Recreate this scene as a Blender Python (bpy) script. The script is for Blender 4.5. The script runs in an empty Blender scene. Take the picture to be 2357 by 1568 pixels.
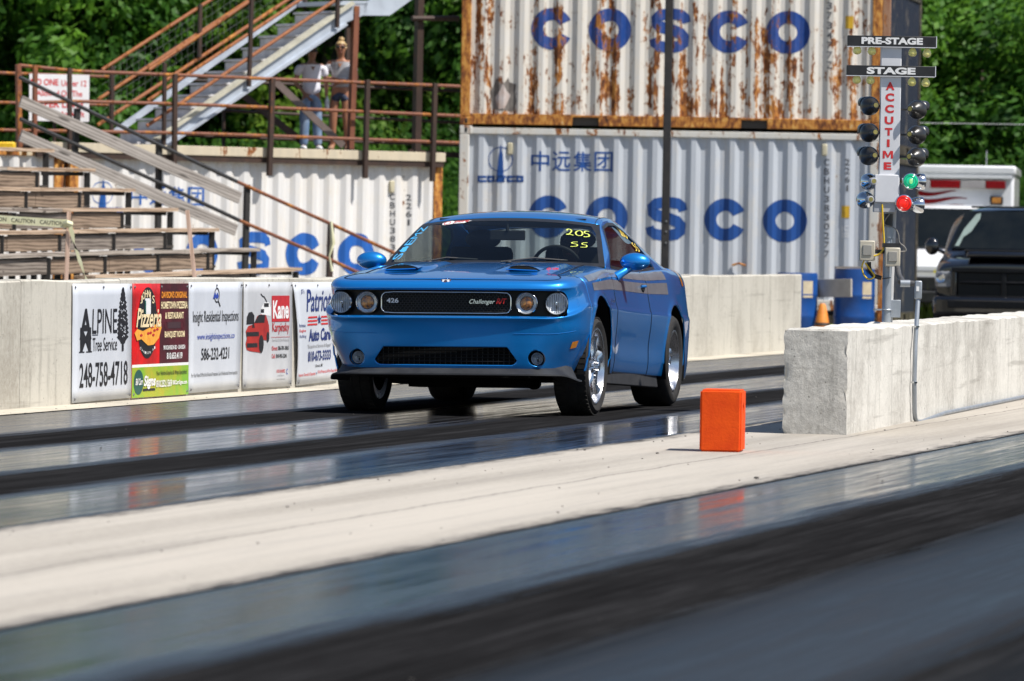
import bpy, bmesh, math, random
from mathutils import Vector, Matrix, noise
sc = bpy.context.scene
col = sc.collection
R = math.radians
# ------------------------------------------------------------------ camera, world, sun
F = 13600.0; CX, CY = 1178.5, 784.0          # focal length and centre in 2357-wide picture units
CH = 1.23; ROLL = 0.0175; PITCH = math.atan(222 / F)
TH = R(13.05); TS, TC = math.sin(TH), math.cos(TH)
f0 = Vector((0, math.cos(PITCH), -math.sin(PITCH)))
r0 = Vector((1, 0, 0)); u0 = Vector((0, math.sin(PITCH), math.cos(PITCH)))
RX = math.cos(ROLL) * r0 + math.sin(ROLL) * u0
UX = -math.sin(ROLL) * r0 + math.cos(ROLL) * u0
cd = bpy.data.cameras.new('camera'); cam = bpy.data.objects.new('camera', cd); col.objects.link(cam)
cam.matrix_world = Matrix((( RX.x, UX.x, -f0.x, 0), (RX.y, UX.y, -f0.y, 0), (RX.z, UX.z, -f0.z, CH), (0, 0, 0, 1)))
cd.sensor_width = 36; cd.lens = 36 * F / 2357.0
cd.clip_start = 0.5; cd.clip_end = 3000
cd.dof.use_dof = True; cd.dof.focus_distance = 42.6; cd.dof.aperture_fstop = 5.8
sc.camera = cam
SUN_AZ, SUN_EL = R(-29), R(57)                # azimuth counted from +X towards +Y
w = bpy.data.worlds.new('World'); sc.world = w; w.use_nodes = True
nt = w.node_tree; sky = nt.nodes.new('ShaderNodeTexSky'); sky.sky_type = 'NISHITA'; sky.sun_disc = False
sky.sun_elevation = SUN_EL; sky.sun_rotation = R(90) - SUN_AZ; sky.dust_density = .7; sky.air_density = 1.0; sky.ozone_density = 2.0
nt.links.new(sky.outputs[0], nt.nodes['Background'].inputs[0]); nt.nodes['Background'].inputs[1].default_value = 0.08
sl = bpy.data.lights.new('sun', 'SUN'); sl.energy = 4.9; sl.angle = R(0.5); sl.color = (1, .95, .88)
so = bpy.data.objects.new('sun', sl); col.objects.link(so)
sd = Vector((math.cos(SUN_AZ) * math.cos(SUN_EL), math.sin(SUN_AZ) * math.cos(SUN_EL), math.sin(SUN_EL)))
so.rotation_euler = sd.to_track_quat('Z', 'Y').to_euler()
sc.view_settings.view_transform = 'Standard'; sc.view_settings.look = 'None'; sc.view_settings.exposure = 0.45
sc.render.engine = 'CYCLES'; sc.cycles.use_denoising = True; sc.cycles.max_bounces = 8; sc.cycles.transparent_max_bounces = 12

def at(x, y, Y):
    d = F * f0 + (x - CX) * RX - (y - CY) * UX
    return Vector((0, 0, CH)) + d * (Y / d.y)
def hit(x, y, P, n):
    d = F * f0 + (x - CX) * RX - (y - CY) * UX; o = Vector((0, 0, CH))
    return o + d * ((P - o).dot(n) / d.dot(n))
def UV(u, v, z=0.0):                         # u along the strip (away), v across it (right)
    return Vector((v * TC + u * TS, -v * TS + u * TC, z))
# ------------------------------------------------------------------ materials
def nodes(name):
    m = bpy.data.materials.new(name); m.use_nodes = True
    t = m.node_tree; return m, t, t.nodes['Principled BSDF'], lambda k: t.nodes.new('ShaderNode' + k), t.links.new
def setp(b, **k):
    for a, v in k.items():
        n = {'rough': 'Roughness', 'metal': 'Metallic', 'coat': 'Coat Weight', 'coatr': 'Coat Roughness', 'spec': 'Specular IOR Level',
             'alpha': 'Alpha', 'trans': 'Transmission Weight', 'emit': 'Emission Strength'}[a]
        b.inputs[n].default_value = v
def c4(c): return (c[0], c[1], c[2], 1)
def coordmap(t, N, L, scale, coord='Object', rot=(0, 0, 0)):
    tc = N('TexCoord'); mp = N('Mapping'); mp.inputs['Scale'].default_value = scale; mp.inputs['Rotation'].default_value = rot
    L(tc.outputs[coord], mp.inputs[0]); return mp.outputs[0]
def noi(N, L, vec, scale, detail=5, rough=.6):
    n = N('TexNoise'); n.inputs['Scale'].default_value = scale; n.inputs['Detail'].default_value = detail; n.inputs['Roughness'].default_value = rough
    L(vec, n.inputs['Vector']); return n.outputs['Fac']
def ramp(N, L, fac, stops):
    r = N('ValToRGB'); e = r.color_ramp.elements
    e[0].position = stops[0][0]; e[0].color = c4(stops[0][1]) if not isinstance(stops[0][1], float) else (stops[0][1],) * 3 + (1,)
    e[1].position = stops[-1][0]; e[1].color = c4(stops[-1][1]) if not isinstance(stops[-1][1], float) else (stops[-1][1],) * 3 + (1,)
    for p, c in stops[1:-1]:
        q = e.new(p); q.color = c4(c) if not isinstance(c, float) else (c,) * 3 + (1,)
    L(fac, r.inputs[0]); return r.outputs[0]
def math_(N, L, op, a, b=None):
    m = N('Math'); m.operation = op
    for i, x in enumerate((a, b)):
        if x is None: continue
        if isinstance(x, (int, float)): m.inputs[i].default_value = x
        else: L(x, m.inputs[i])
    return m.outputs[0]
def mixc(N, L, fac, a, b, mode='MIX'):
    m = N('Mix'); m.data_type = 'RGBA'; m.blend_type = mode
    if isinstance(fac, float): m.inputs[0].default_value = fac
    else: L(fac, m.inputs[0])
    for i, x in ((6, a), (7, b)):
        if isinstance(x, tuple): m.inputs[i].default_value = c4(x)
        else: L(x, m.inputs[i])
    return m.outputs[2]
def bump(N, L, b, h, strength, dist=.01):
    n = N('Bump'); n.inputs['Strength'].default_value = strength; n.inputs['Distance'].default_value = dist
    L(h, n.inputs['Height']); L(n.outputs[0], b.inputs['Normal'])
MC = {}
def pm(name, a, b=None, scale=6, stretch=(1, 1, 1), rough=.5, metal=0, spec=.5, coat=0, bmp=0, lo=.35, hi=.65, coord='Object'):
    if name in MC: return MC[name]
    m, t, p, N, L = nodes(name); setp(p, rough=rough, metal=metal, spec=spec, coat=coat)
    if b is None: b = tuple(x * .82 for x in a)
    v = coordmap(t, N, L, stretch, coord); n = noi(N, L, v, scale)
    L(ramp(N, L, n, [(lo, a), (hi, b)]), p.inputs['Base Color'])
    L(math_(N, L, 'ADD', math_(N, L, 'MULTIPLY', n, .2), rough - .1), p.inputs['Roughness'])
    if bmp: bump(N, L, p, noi(N, L, v, scale * 6), bmp)
    MC[name] = m; return m
def emis(name, c, s, base=(.1, .1, .1)):
    m, t, p, N, L = nodes(name); p.inputs['Base Color'].default_value = c4(base)
    p.inputs['Emission Color'].default_value = c4(c); setp(p, emit=s, rough=.2)
    n = noi(N, L, coordmap(t, N, L, (1, 1, 1)), 60, 2)
    L(ramp(N, L, n, [(.3, tuple(x * .55 for x in c)), (.6, c)]), p.inputs['Emission Color']); return m
def glass(name, tint=(.6, .66, .64), ior=1.5, dirt=.02):
    m, t, p, N, L = nodes(name); t.nodes.remove(p)
    tr = N('BsdfTransparent'); tr.inputs[0].default_value = c4(tint)
    gl = N('BsdfGlossy'); gl.inputs['Roughness'].default_value = .01
    lw = N('LayerWeight'); lw.inputs[0].default_value = .5; f0_ = ((ior - 1) / (ior + 1)) ** 2
    n = noi(N, L, coordmap(t, N, L, (1, 1, 1)), 9, 4)
    fac = math_(N, L, 'ADD', math_(N, L, 'ADD', math_(N, L, 'MULTIPLY', math_(N, L, 'POWER', lw.outputs['Facing'], 5), 1 - f0_), f0_), math_(N, L, 'MULTIPLY', n, dirt))
    mx = N('MixShader'); L(fac, mx.inputs[0]); L(tr.outputs[0], mx.inputs[1]); L(gl.outputs[0], mx.inputs[2])
    L(mx.outputs[0], t.nodes['Material Output'].inputs[0]); return m
def rust_mat(name, base, amount=.5, bias=0.0, streak=2.2, rough=.55, dirt=(.62, .52, .36)):
    """weathered paint with rust blotches and runs; object space so that letters and wall share the pattern"""
    m, t, p, N, L = nodes(name); tc = N('TexCoord')
    def mp(s, off=(0, 0, 0)):
        q = N('Mapping'); q.inputs['Scale'].default_value = s; q.inputs['Location'].default_value = off; L(tc.outputs['Object'], q.inputs[0]); return q.outputs[0]
    run = noi(N, L, mp((streak, streak, .22)), 2.0, 6, .65)
    blo = noi(N, L, mp((1, 1, .8), (3.1, 0, 1.7)), 3.2, 10, .72)
    fine = noi(N, L, mp((1, 1, .45), (7, 0, 2)), 14, 8, .75)
    zz = N('SeparateXYZ'); L(tc.outputs['Object'], zz.inputs[0])
    low = math_(N, L, 'MULTIPLY', math_(N, L, 'SUBTRACT', 1.3, zz.outputs[2]), bias)
    s = math_(N, L, 'ADD', math_(N, L, 'MULTIPLY', run, .36), math_(N, L, 'MULTIPLY', blo, .32))
    s = math_(N, L, 'ADD', s, math_(N, L, 'MULTIPLY', fine, .32)); s = math_(N, L, 'ADD', s, low)
    t0 = .66 - amount * .2
    mask = ramp(N, L, s, [(t0, 0.0), (t0 + .012, 1.0)])
    stain = ramp(N, L, s, [(t0 - .11, 0.0), (t0, .6)])
    rc = ramp(N, L, math_(N, L, 'ADD', math_(N, L, 'MULTIPLY', fine, .6), math_(N, L, 'MULTIPLY', s, .4)), [(.40, (.62, .36, .10)), (.48, (.48, .20, .04)), (.55, (.20, .065, .02)), (.64, (.04, .02, .013))])
    pale = noi(N, L, mp((6, 6, .3)), 1.5, 4)
    b2 = ramp(N, L, pale, [(.3, base), (.7, tuple(x * .84 for x in base))])
    c = mixc(N, L, stain, b2, tuple(.5 * d + .5 * x for d, x in zip(dirt, base)))
    L(mixc(N, L, mask, c, rc), p.inputs['Base Color'])
    L(math_(N, L, 'ADD', math_(N, L, 'MULTIPLY', mask, .3), rough), p.inputs['Roughness'])
    setp(p, spec=.35)
    return m
# ------------------------------------------------------------------ geometry helpers
class MB:
    def __init__(s): s.v = []; s.f = []
    def add(s, vs, fs):
        k = len(s.v); s.v += [Vector(a) for a in vs]; s.f += [tuple(i + k for i in q) for q in fs]; return s
    def box(s, c, d, ax=None):
        c = Vector(c); ax = ax or (Vector((1, 0, 0)), Vector((0, 1, 0)), Vector((0, 0, 1)))
        vs = [c + ax[0] * (d[0] / 2 * i) + ax[1] * (d[1] / 2 * j) + ax[2] * (d[2] / 2 * k) for i in (-1, 1) for j in (-1, 1) for k in (-1, 1)]
        return s.add(vs, [(0, 1, 3, 2), (4, 6, 7, 5), (0, 4, 5, 1), (2, 3, 7, 6), (0, 2, 6, 4), (1, 5, 7, 3)])
    def bar(s, p, q, w, h, up=(0, 0, 1)):     # box between two points
        p, q = Vector(p), Vector(q); a = (q - p); l = a.length; a.normalize()
        y = Vector(up).cross(a); y = y.normalized() if y.length > 1e-4 else Vector((1, 0, 0)); z = a.cross(y)
        return s.box((p + q) / 2, (l, w, h), (a, y, z))
    def tube(s, pts, r, n=10, caps=True):
        pts = [Vector(p) for p in pts]; rs = r if isinstance(r, (list, tuple)) else [r] * len(pts)
        k = len(s.v); prev = None
        for i, p in enumerate(pts):
            d = (pts[min(i + 1, len(pts) - 1)] - pts[max(i - 1, 0)]).normalized()
            x = prev - d * prev.dot(d) if prev else (Vector((0, 0, 1)).cross(d) if abs(d.z) < .9 else Vector((1, 0, 0)).cross(d))
            x.normalize(); prev = x; y = d.cross(x)
            for j in range(n):
                a = 2 * math.pi * j / n; s.v.append(p + (x * math.cos(a) + y * math.sin(a)) * rs[i])
        for i in range(len(pts) - 1):
            for j in range(n):
                a, b = k + i * n + j, k + i * n + (j + 1) % n; s.f.append((a, b, b + n, a + n))
        if caps:
            s.f.append(tuple(k + j for j in reversed(range(n)))); e = k + (len(pts) - 1) * n; s.f.append(tuple(e + j for j in range(n)))
        return s
    def lathe(s, prof, o, ax, n=32, ref=None, caps=True): # prof = [(r, h)...] about axis ax at o
        o = Vector(o); ax = Vector(ax).normalized(); x = (Vector(ref) if ref else (Vector((0, 0, 1)) if abs(ax.z) < .9 else Vector((1, 0, 0)))).cross(ax).normalized(); y = ax.cross(x)
        k = len(s.v)
        for r, h in prof:
            for j in range(n):
                a = 2 * math.pi * j / n; s.v.append(o + ax * h + (x * math.cos(a) + y * math.sin(a)) * r)
        for i in range(len(prof) - 1):
            for j in range(n):
                a, b = k + i * n + j, k + i * n + (j + 1) % n; s.f.append((a, b, b + n, a + n))
        for e, rv in ((0, True), (len(prof) - 1, False)):
            if caps and prof[e][0] > 1e-4:
                q = [k + e * n + j for j in range(n)]; s.f.append(tuple(reversed(q)) if rv else tuple(q))
        return s
    def ell(s, c, r, n=16, m=10, ax=None):
        c = Vector(c); ax = ax or (Vector((1, 0, 0)), Vector((0, 1, 0)), Vector((0, 0, 1))); vs = []; fs = []
        for i in range(m + 1):
            t = math.pi * i / m
            for j in range(n):
                a = 2 * math.pi * j / n
                vs.append(c + ax[0] * (r[0] * math.sin(t) * math.cos(a)) + ax[1] * (r[1] * math.sin(t) * math.sin(a)) + ax[2] * (r[2] * math.cos(t)))
        for i in range(m):
            for j in range(n):
                fs.append((i * n + j, (i + 1) * n + j, (i + 1) * n + (j + 1) % n, i * n + (j + 1) % n))
        return s.add(vs, fs)
    def prism(s, poly, n):                    # 3D polygon extruded along vector n
        k = len(poly); n = Vector(n); P = [Vector(p) for p in poly]
        return s.add(P + [p + n for p in P], [tuple(reversed(range(k))), tuple(range(k, 2 * k))] + [(i, (i + 1) % k, k + (i + 1) % k, k + i) for i in range(k)])
    def build(s, name, mat, parent=None, smooth=35, bevel=0, merge=False):
        me = bpy.data.meshes.new(name); me.from_pydata([tuple(a) for a in s.v], [], s.f)
        bm = bmesh.new(); bm.from_mesh(me)
        bmesh.ops.remove_doubles(bm, verts=bm.verts, dist=1e-5)
        if not merge: bmesh.ops.recalc_face_normals(bm, faces=bm.faces)
        bm.to_mesh(me); bm.free()
        return link(name, me, mat, parent, smooth, bevel)
def link(name, me, mat, parent=None, smooth=35, bevel=0):
    me.name = name; o = bpy.data.objects.new(name, me); col.objects.link(o); me.materials.append(mat)
    if smooth:
        for p in me.polygons: p.use_smooth = True
        me.set_sharp_from_angle(angle=R(smooth))
    if bevel:
        b = o.modifiers.new('bevel', 'BEVEL'); b.width = bevel; b.segments = 2; b.limit_method = 'ANGLE'; b.angle_limit = R(40); b.harden_normals = False
    if parent: o.parent = parent
    return o
def tag(o, label, cat, group=None, kind=None):
    o['label'] = label; o['category'] = cat
    if group: o['group'] = group
    if kind: o['kind'] = kind
    return o
def thing(name, label, cat, loc=(0, 0, 0), rz=0, group=None):
    o = bpy.data.objects.new(name, None); col.objects.link(o); o.location = loc; o.rotation_euler = (0, 0, rz); o.empty_display_size = .1
    return tag(o, label, cat, group)
def copytree(o, parent=None):
    c = o.copy(); col.objects.link(c); c.parent = parent
    for ch in list(o.children): copytree(ch, c)
    return c
# 2D text and shapes as (verts, faces)
TCACHE = {}
def text2d(body, bold=0.0, shear=0.0, space=1.0, fit=True):
    key = (body, bold, shear, space)
    if key not in TCACHE:
        cu = bpy.data.curves.new('t', 'FONT'); cu.body = body; cu.offset = bold; cu.shear = shear; cu.space_character = space; cu.resolution_u = 4
        ob = bpy.data.objects.new('t', cu); col.objects.link(ob)
        dg = bpy.context.evaluated_depsgraph_get(); dg.update()
        me = bpy.data.meshes.new_from_object(ob.evaluated_get(dg))
        V = [(p.co.x, p.co.y) for p in me.vertices]; Fc = [tuple(p.vertices) for p in me.polygons]
        bpy.data.objects.remove(ob); bpy.data.curves.remove(cu); bpy.data.meshes.remove(me)
        if not V: V = [(0, 0), (1, 1)]
        x0, x1 = min(a for a, b in V), max(a for a, b in V); y0, y1 = min(b for a, b in V), max(b for a, b in V)
        TCACHE[key] = ([((a - x0) / (x1 - x0), (b - y0) / (y1 - y0)) for a, b in V], Fc, (x1 - x0) / (y1 - y0))
    return TCACHE[key][:2]
def ribbon(pts, w):                            # thick stroke along 2D points
    vs = []; n = len(pts)
    for i, (x, y) in enumerate(pts):
        a = pts[max(i - 1, 0)]; b = pts[min(i + 1, n - 1)]; dx, dy = b[0] - a[0], b[1] - a[1]; l = math.hypot(dx, dy) or 1
        ww = w[i] if isinstance(w, (list, tuple)) else w
        vs += [(x - dy / l * ww / 2, y + dx / l * ww / 2), (x + dy / l * ww / 2, y - dx / l * ww / 2)]
    return vs, [(2 * i, 2 * i + 1, 2 * i + 3, 2 * i + 2) for i in range(n - 1)]
def ellipse2(cx, cy, rx, ry, n=28): return [(cx + rx * math.cos(2 * math.pi * i / n), cy + ry * math.sin(2 * math.pi * i / n)) for i in range(n)]
def poly2(p): return list(p), [tuple(range(len(p)))]
def ring2(cx, cy, rx, ry, t, a0=0, a1=360, n=40):
    vs = []
    for i in range(n + 1):
        a = R(a0 + (a1 - a0) * i / n); vs += [(cx + rx * math.cos(a), cy + ry * math.sin(a)), (cx + (rx - t) * math.cos(a), cy + (ry - t * ry / rx if False else ry - t) * math.sin(a))]
    return vs, [(2 * i, 2 * i + 1, 2 * i + 3, 2 * i + 2) for i in range(n)]
def glyph(ch):                                 # heavy wide letters in a unit box
    if ch == 'O': return ring2(  .5, .5, .5, .5, .29)
    if ch == 'C': return ring2(  .5, .5, .5, .5, .29, 26, 334)
    S = [(.93, .69), (.90, .80), (.80, .865), (.62, .885), (.40, .885), (.22, .85), (.12, .76), (.13, .66), (.24, .585), (.42, .545), (.60, .50), (.78, .44), (.88, .34), (.87, .23), (.76, .145), (.58, .115), (.38, .115), (.20, .14), (.09, .21), (.06, .31)]
    return ribbon(S, [.23, .25, .26, .26, .26, .27, .28, .28, .28, .27, .27, .28, .28, .28, .27, .26, .26, .26, .25, .23])
# ------------------------------------------------------------------ ground, strip, walls
def ground_mat():
    m, t, p, N, L = nodes('gravel_grass'); v = coordmap(t, N, L, (1, 1, 1)); a = noi(N, L, v, .12, 6); b = noi(N, L, v, 3, 8)
    c = ramp(N, L, b, [(.35, (.30, .27, .22)), (.65, (.18, .17, .14))]); g = ramp(N, L, b, [(.35, (.09, .14, .03)), (.65, (.22, .24, .08))])
    ty = N('SeparateXYZ'); L(v, ty.inputs[0])
    L(mixc(N, L, ramp(N, L, math_(N, L, 'ADD', math_(N, L, 'MULTIPLY', ty.outputs[1], .009), math_(N, L, 'MULTIPLY', a, .3)), [(.93, 0.0), (1.0, 1.0)]), c, g), p.inputs['Base Color'])
    setp(p, rough=.95, spec=.1); bump(N, L, p, b, .4, .05); return m
def sheet(name, u0_, u1_, v0_, v1_, z, mat, nu=1, nv=1):
    o = bpy.data.objects.new(name, bpy.data.meshes.new(name)); col.objects.link(o)
    vs = []; fs = []
    for i in range(nu + 1):
        for j in range(nv + 1): vs.append((v0_ + (v1_ - v0_) * j / nv, u0_ + (u1_ - u0_) * i / nu, 0))
    for i in range(nu):
        for j in range(nv): a = i * (nv + 1) + j; fs.append((a, a + 1, a + nv + 2, a + nv + 1))
    o.data.from_pydata(vs, [], fs); o.data.materials.append(mat); o.rotation_euler = (0, 0, -TH); o.location = (0, 0, z); o['kind'] = 'structure'; return o
g = MB(); g.add([(-1500, -400, 0), (1500, -400, 0), (1500, 2500, 0), (-1500, 2500, 0)], [(0, 1, 2, 3)])
go = g.build('ground', ground_mat()); go.location = (0, 0, -.016); go['kind'] = 'structure'
def track_mat(name, bands):
    """rubbered asphalt; bands = [(v, roughness, brightness)] across the lane, object x = v, object y = u"""
    m, t, p, N, L = nodes(name); tc = N('TexCoord'); s = N('SeparateXYZ'); L(tc.outputs['Object'], s.inputs[0])
    def mp(sc_, off=(0, 0, 0)):
        q = N('Mapping'); q.inputs['Scale'].default_value = sc_; q.inputs['Location'].default_value = off; L(tc.outputs['Object'], q.inputs[0]); return q.outputs[0]
    wob = noi(N, L, mp((.6, .05, 1)), 1, 3)
    vv = math_(N, L, 'ADD', s.outputs[0], math_(N, L, 'MULTIPLY', math_(N, L, 'SUBTRACT', wob, .5), .22))
    st = noi(N, L, mp((7, .14, 1)), 1.6, 6, .7)       # long rubber streaks
    st2 = noi(N, L, mp((26, .35, 1), (3, 1, 0)), 2, 4, .7)
    st3 = noi(N, L, mp((3, 1.1, 1), (3, 1, 0)), 1.3, 5, .7)
    vv = math_(N, L, 'ADD', vv, math_(N, L, 'MULTIPLY', math_(N, L, 'SUBTRACT', math_(N, L, 'ADD', math_(N, L, 'MULTIPLY', st, .6), math_(N, L, 'MULTIPLY', st2, .4)), .5), .75))
    lo, hi = bands[0][0], bands[-1][0]; fac = math_(N, L, 'DIVIDE', math_(N, L, 'SUBTRACT', vv, lo), hi - lo)
    rr = ramp(N, L, fac, [((b[0] - lo) / (hi - lo), float(b[1])) for b in bands])
    bb = ramp(N, L, fac, [((b[0] - lo) / (hi - lo), float(b[2])) for b in bands])
    stm = math_(N, L, 'ADD', math_(N, L, 'MULTIPLY', st, .5), math_(N, L, 'ADD', math_(N, L, 'MULTIPLY', st2, .42), math_(N, L, 'MULTIPLY', st3, .08)))
    k = ramp(N, L, stm, [(.36, .4), (.5, .8), (.66, 1.9)])
    base = mixc(N, L, 1.0, bb, k, 'MULTIPLY')
    L(mixc(N, L, 1.0, base, (1.0, 1.0, 1.06), 'MULTIPLY'), p.inputs['Base Color'])
    r2 = math_(N, L, 'ADD', rr, math_(N, L, 'MULTIPLY', math_(N, L, 'SUBTRACT', stm, .5), .9)); L(r2, p.inputs['Roughness'])
    sp = math_(N, L, 'SUBTRACT', .80, math_(N, L, 'MULTIPLY', rr, 1.38)); L(math_(N, L, 'MAXIMUM', sp, .0), p.inputs['Specular IOR Level'])
    bump(N, L, p, noi(N, L, mp((5, 2.2, 1)), 5, 3), .05, .003)
    return m
left_lane = track_mat('rubbered_asphalt_left_lane', [(-12.95, .5, .09), (-12.4, .27, .05), (-11.45, .20, .04), (-11.2, .585, .017), (-10.55, .585, .017), (-10.35, .15, .03), (-9.6, .15, .03), (-9.4, .585, .017), (-8.75, .585, .017), (-8.5, .13, .035), (-7.8, .16, .02), (-7.55, .5, .015)])
right_lane = track_mat('rubbered_asphalt_right_lane', [(-5.85, .4, .02), (-5.6, .16, .010), (-4.95, .18, .010), (-4.7, .58, .017), (-3.95, .58, .017), (-3.6, .45, .012), (-3.0, .43, .016), (-2.7, .58, .017), (-1.9, .56, .010), (-1.6, .42, .03), (-.4, .5, .08)])
sheet('track_left_lane', 5, 150, -12.9, -7.66, -.004, left_lane)
sheet('track_right_lane', 5, 150, -5.72, -.4, -.004, right_lane)
def conc_mat(name, a, b, streak=False, joint=None, bmp=.25, dirt=.5, sc_=1.0):
    m, t, p, N, L = nodes(name); tc = N('TexCoord')
    def mp(s_, off=(0, 0, 0)):
        q = N('Mapping'); q.inputs['Scale'].default_value = s_; q.inputs['Location'].default_value = off; L(tc.outputs['Object'], q.inputs[0]); return q.outputs[0]
    big = noi(N, L, mp((1, 1, 1) if joint is None else (1.8, .07, 1)), .9 * sc_, 6, .6); fine = noi(N, L, mp((1, 1, 1)), 22 * sc_, 8, .75)
    c = ramp(N, L, math_(N, L, 'ADD', math_(N, L, 'MULTIPLY', big, .65), math_(N, L, 'MULTIPLY', fine, .35)), [(.36, b), (.52, a), (.7, tuple(min(1, x * 1.12) for x in a))])
    if streak:
        v = noi(N, L, mp((5, 5, .6)), 1.6, 6, .7); c = mixc(N, L, ramp(N, L, v, [(.53, 0.0), (.74, .6)]), c, tuple(x * .55 for x in b))
    if streak:
        ch = noi(N, L, mp((1, 1, 1.3), (9, 1, 4)), 5.5, 9, .8); c = mixc(N, L, ramp(N, L, ch, [(.60, 0.0), (.66, .55)]), c, (.12, .11, .095))
        hs = noi(N, L, mp((.35, .35, 9), (1, 7, 2)), 1.4, 5, .6); c = mixc(N, L, ramp(N, L, hs, [(.60, 0.0), (.70, .35)]), c, (.16, .145, .12))
    pit = ramp(N, L, noi(N, L, mp((1, 1, 1), (5, 5, 5)), 38 * sc_, 3, .5), [(.66, 0.0), (.72, dirt)])
    c = mixc(N, L, pit, c, (.06, .055, .05))
    if joint is not None:
        s = N('SeparateXYZ'); L(tc.outputs['Object'], s.inputs[0])
        wob = math_(N, L, 'MULTIPLY', noi(N, L, mp((.2, .35, 1)), 3, 5), .12)
        d = math_(N, L, 'ABSOLUTE', math_(N, L, 'SUBTRACT', math_(N, L, 'ADD', s.outputs[0], wob), joint + .06))
        c = mixc(N, L, ramp(N, L, d, [(.004, .7), (.016, 0.0)]), c, (.12, .11, .10))
        st = noi(N, L, mp((5, .12, 1)), 2, 5, .7); c = mixc(N, L, ramp(N, L, st, [(.50, 0.0), (.75, .45)]), c, (.24, .225, .21))
        e = math_(N, L, 'MINIMUM', math_(N, L, 'ADD', s.outputs[0], 7.68), math_(N, L, 'SUBTRACT', -5.70, s.outputs[0]))
        e = math_(N, L, 'ADD', e, math_(N, L, 'MULTIPLY', math_(N, L, 'SUBTRACT', noi(N, L, mp((6, .5, 1), (2, 2, 0)), 2.5, 8, .75), .5), .55))
        c = mixc(N, L, ramp(N, L, e, [(.0, .95), (.05, .5), (.14, 0.0)]), c, (.03, .028, .028))
    L(c, p.inputs['Base Color']); setp(p, rough=.85, spec=.25); bump(N, L, p, fine, bmp, .01); return m
sheet('median_pavement', 5, 140, -7.68, -5.70, .0, conc_mat('median_concrete', (.42, .385, .335), (.27, .245, .21), joint=-6.62, bmp=.1, dirt=.4))
sheet('wall_apron_pavement', 20, 72, -12.89, -12.5, .002, conc_mat('apron_concrete', (.5, .46, .38), (.28, .25, .2)))
sheet('staging_pavement', 95, 150, -16, 20, .004, pm('staging_asphalt', (.09, .09, .09), (.05, .05, .05), 4, rough=.8))
wallmat = conc_mat('old_barrier_concrete', (.49, .465, .405), (.31, .285, .24), streak=True, bmp=.3, dirt=.55)
# left barrier wall, cast in lengths
def barrier(name, label, v, u_a, u_b, h, th, seg=2.42):
    t = thing(name, label, 'barrier wall', UV(u_a, v), R(90) - TH)
    k = 0; x = 0; L_ = u_b - u_a; rnd = random.Random(4); m = MB()
    while x < L_ - .01:
        l = min(seg, L_ - x); n = 8; dz = rnd.uniform(-.004, .004)
        tops = [h + dz + .006 * noise.noise(Vector((x + l * i / n, 1.7, 0))) * 2 for i in range(n + 1)]
        for sgn in (0,):
            vs = []; 
            for i in range(n + 1):
                xx = x + .004 + (l - .008) * i / n
                vs += [(xx, 0, -.05), (xx, 0, tops[i] - .012), (xx, .012, tops[i]), (xx, th - .012, tops[i]), (xx, th, tops[i] - .012), (xx, th, -.05)]
            fs = [(6 * i + j, 6 * i + j + 1, 6 * i + j + 7, 6 * i + j + 6) for i in range(n) for j in range(5)] + [(0, 5, 4, 3, 2, 1), tuple(6 * n + q for q in range(6))]
            m.add(vs, fs)
        x += l
    m.build('wall_panel', wallmat, t, smooth=20)
    return t
barrier('concrete_barrier', 'long pale concrete barrier wall behind the blue car carrying the sponsor signs', -12.88, 28, 71.2, .915, .2)
barrier('concrete_barrier', 'concrete barrier wall along the near side of the right lane, outside the picture', -.35, 2, 60, .915, -.0 + .2)
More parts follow.
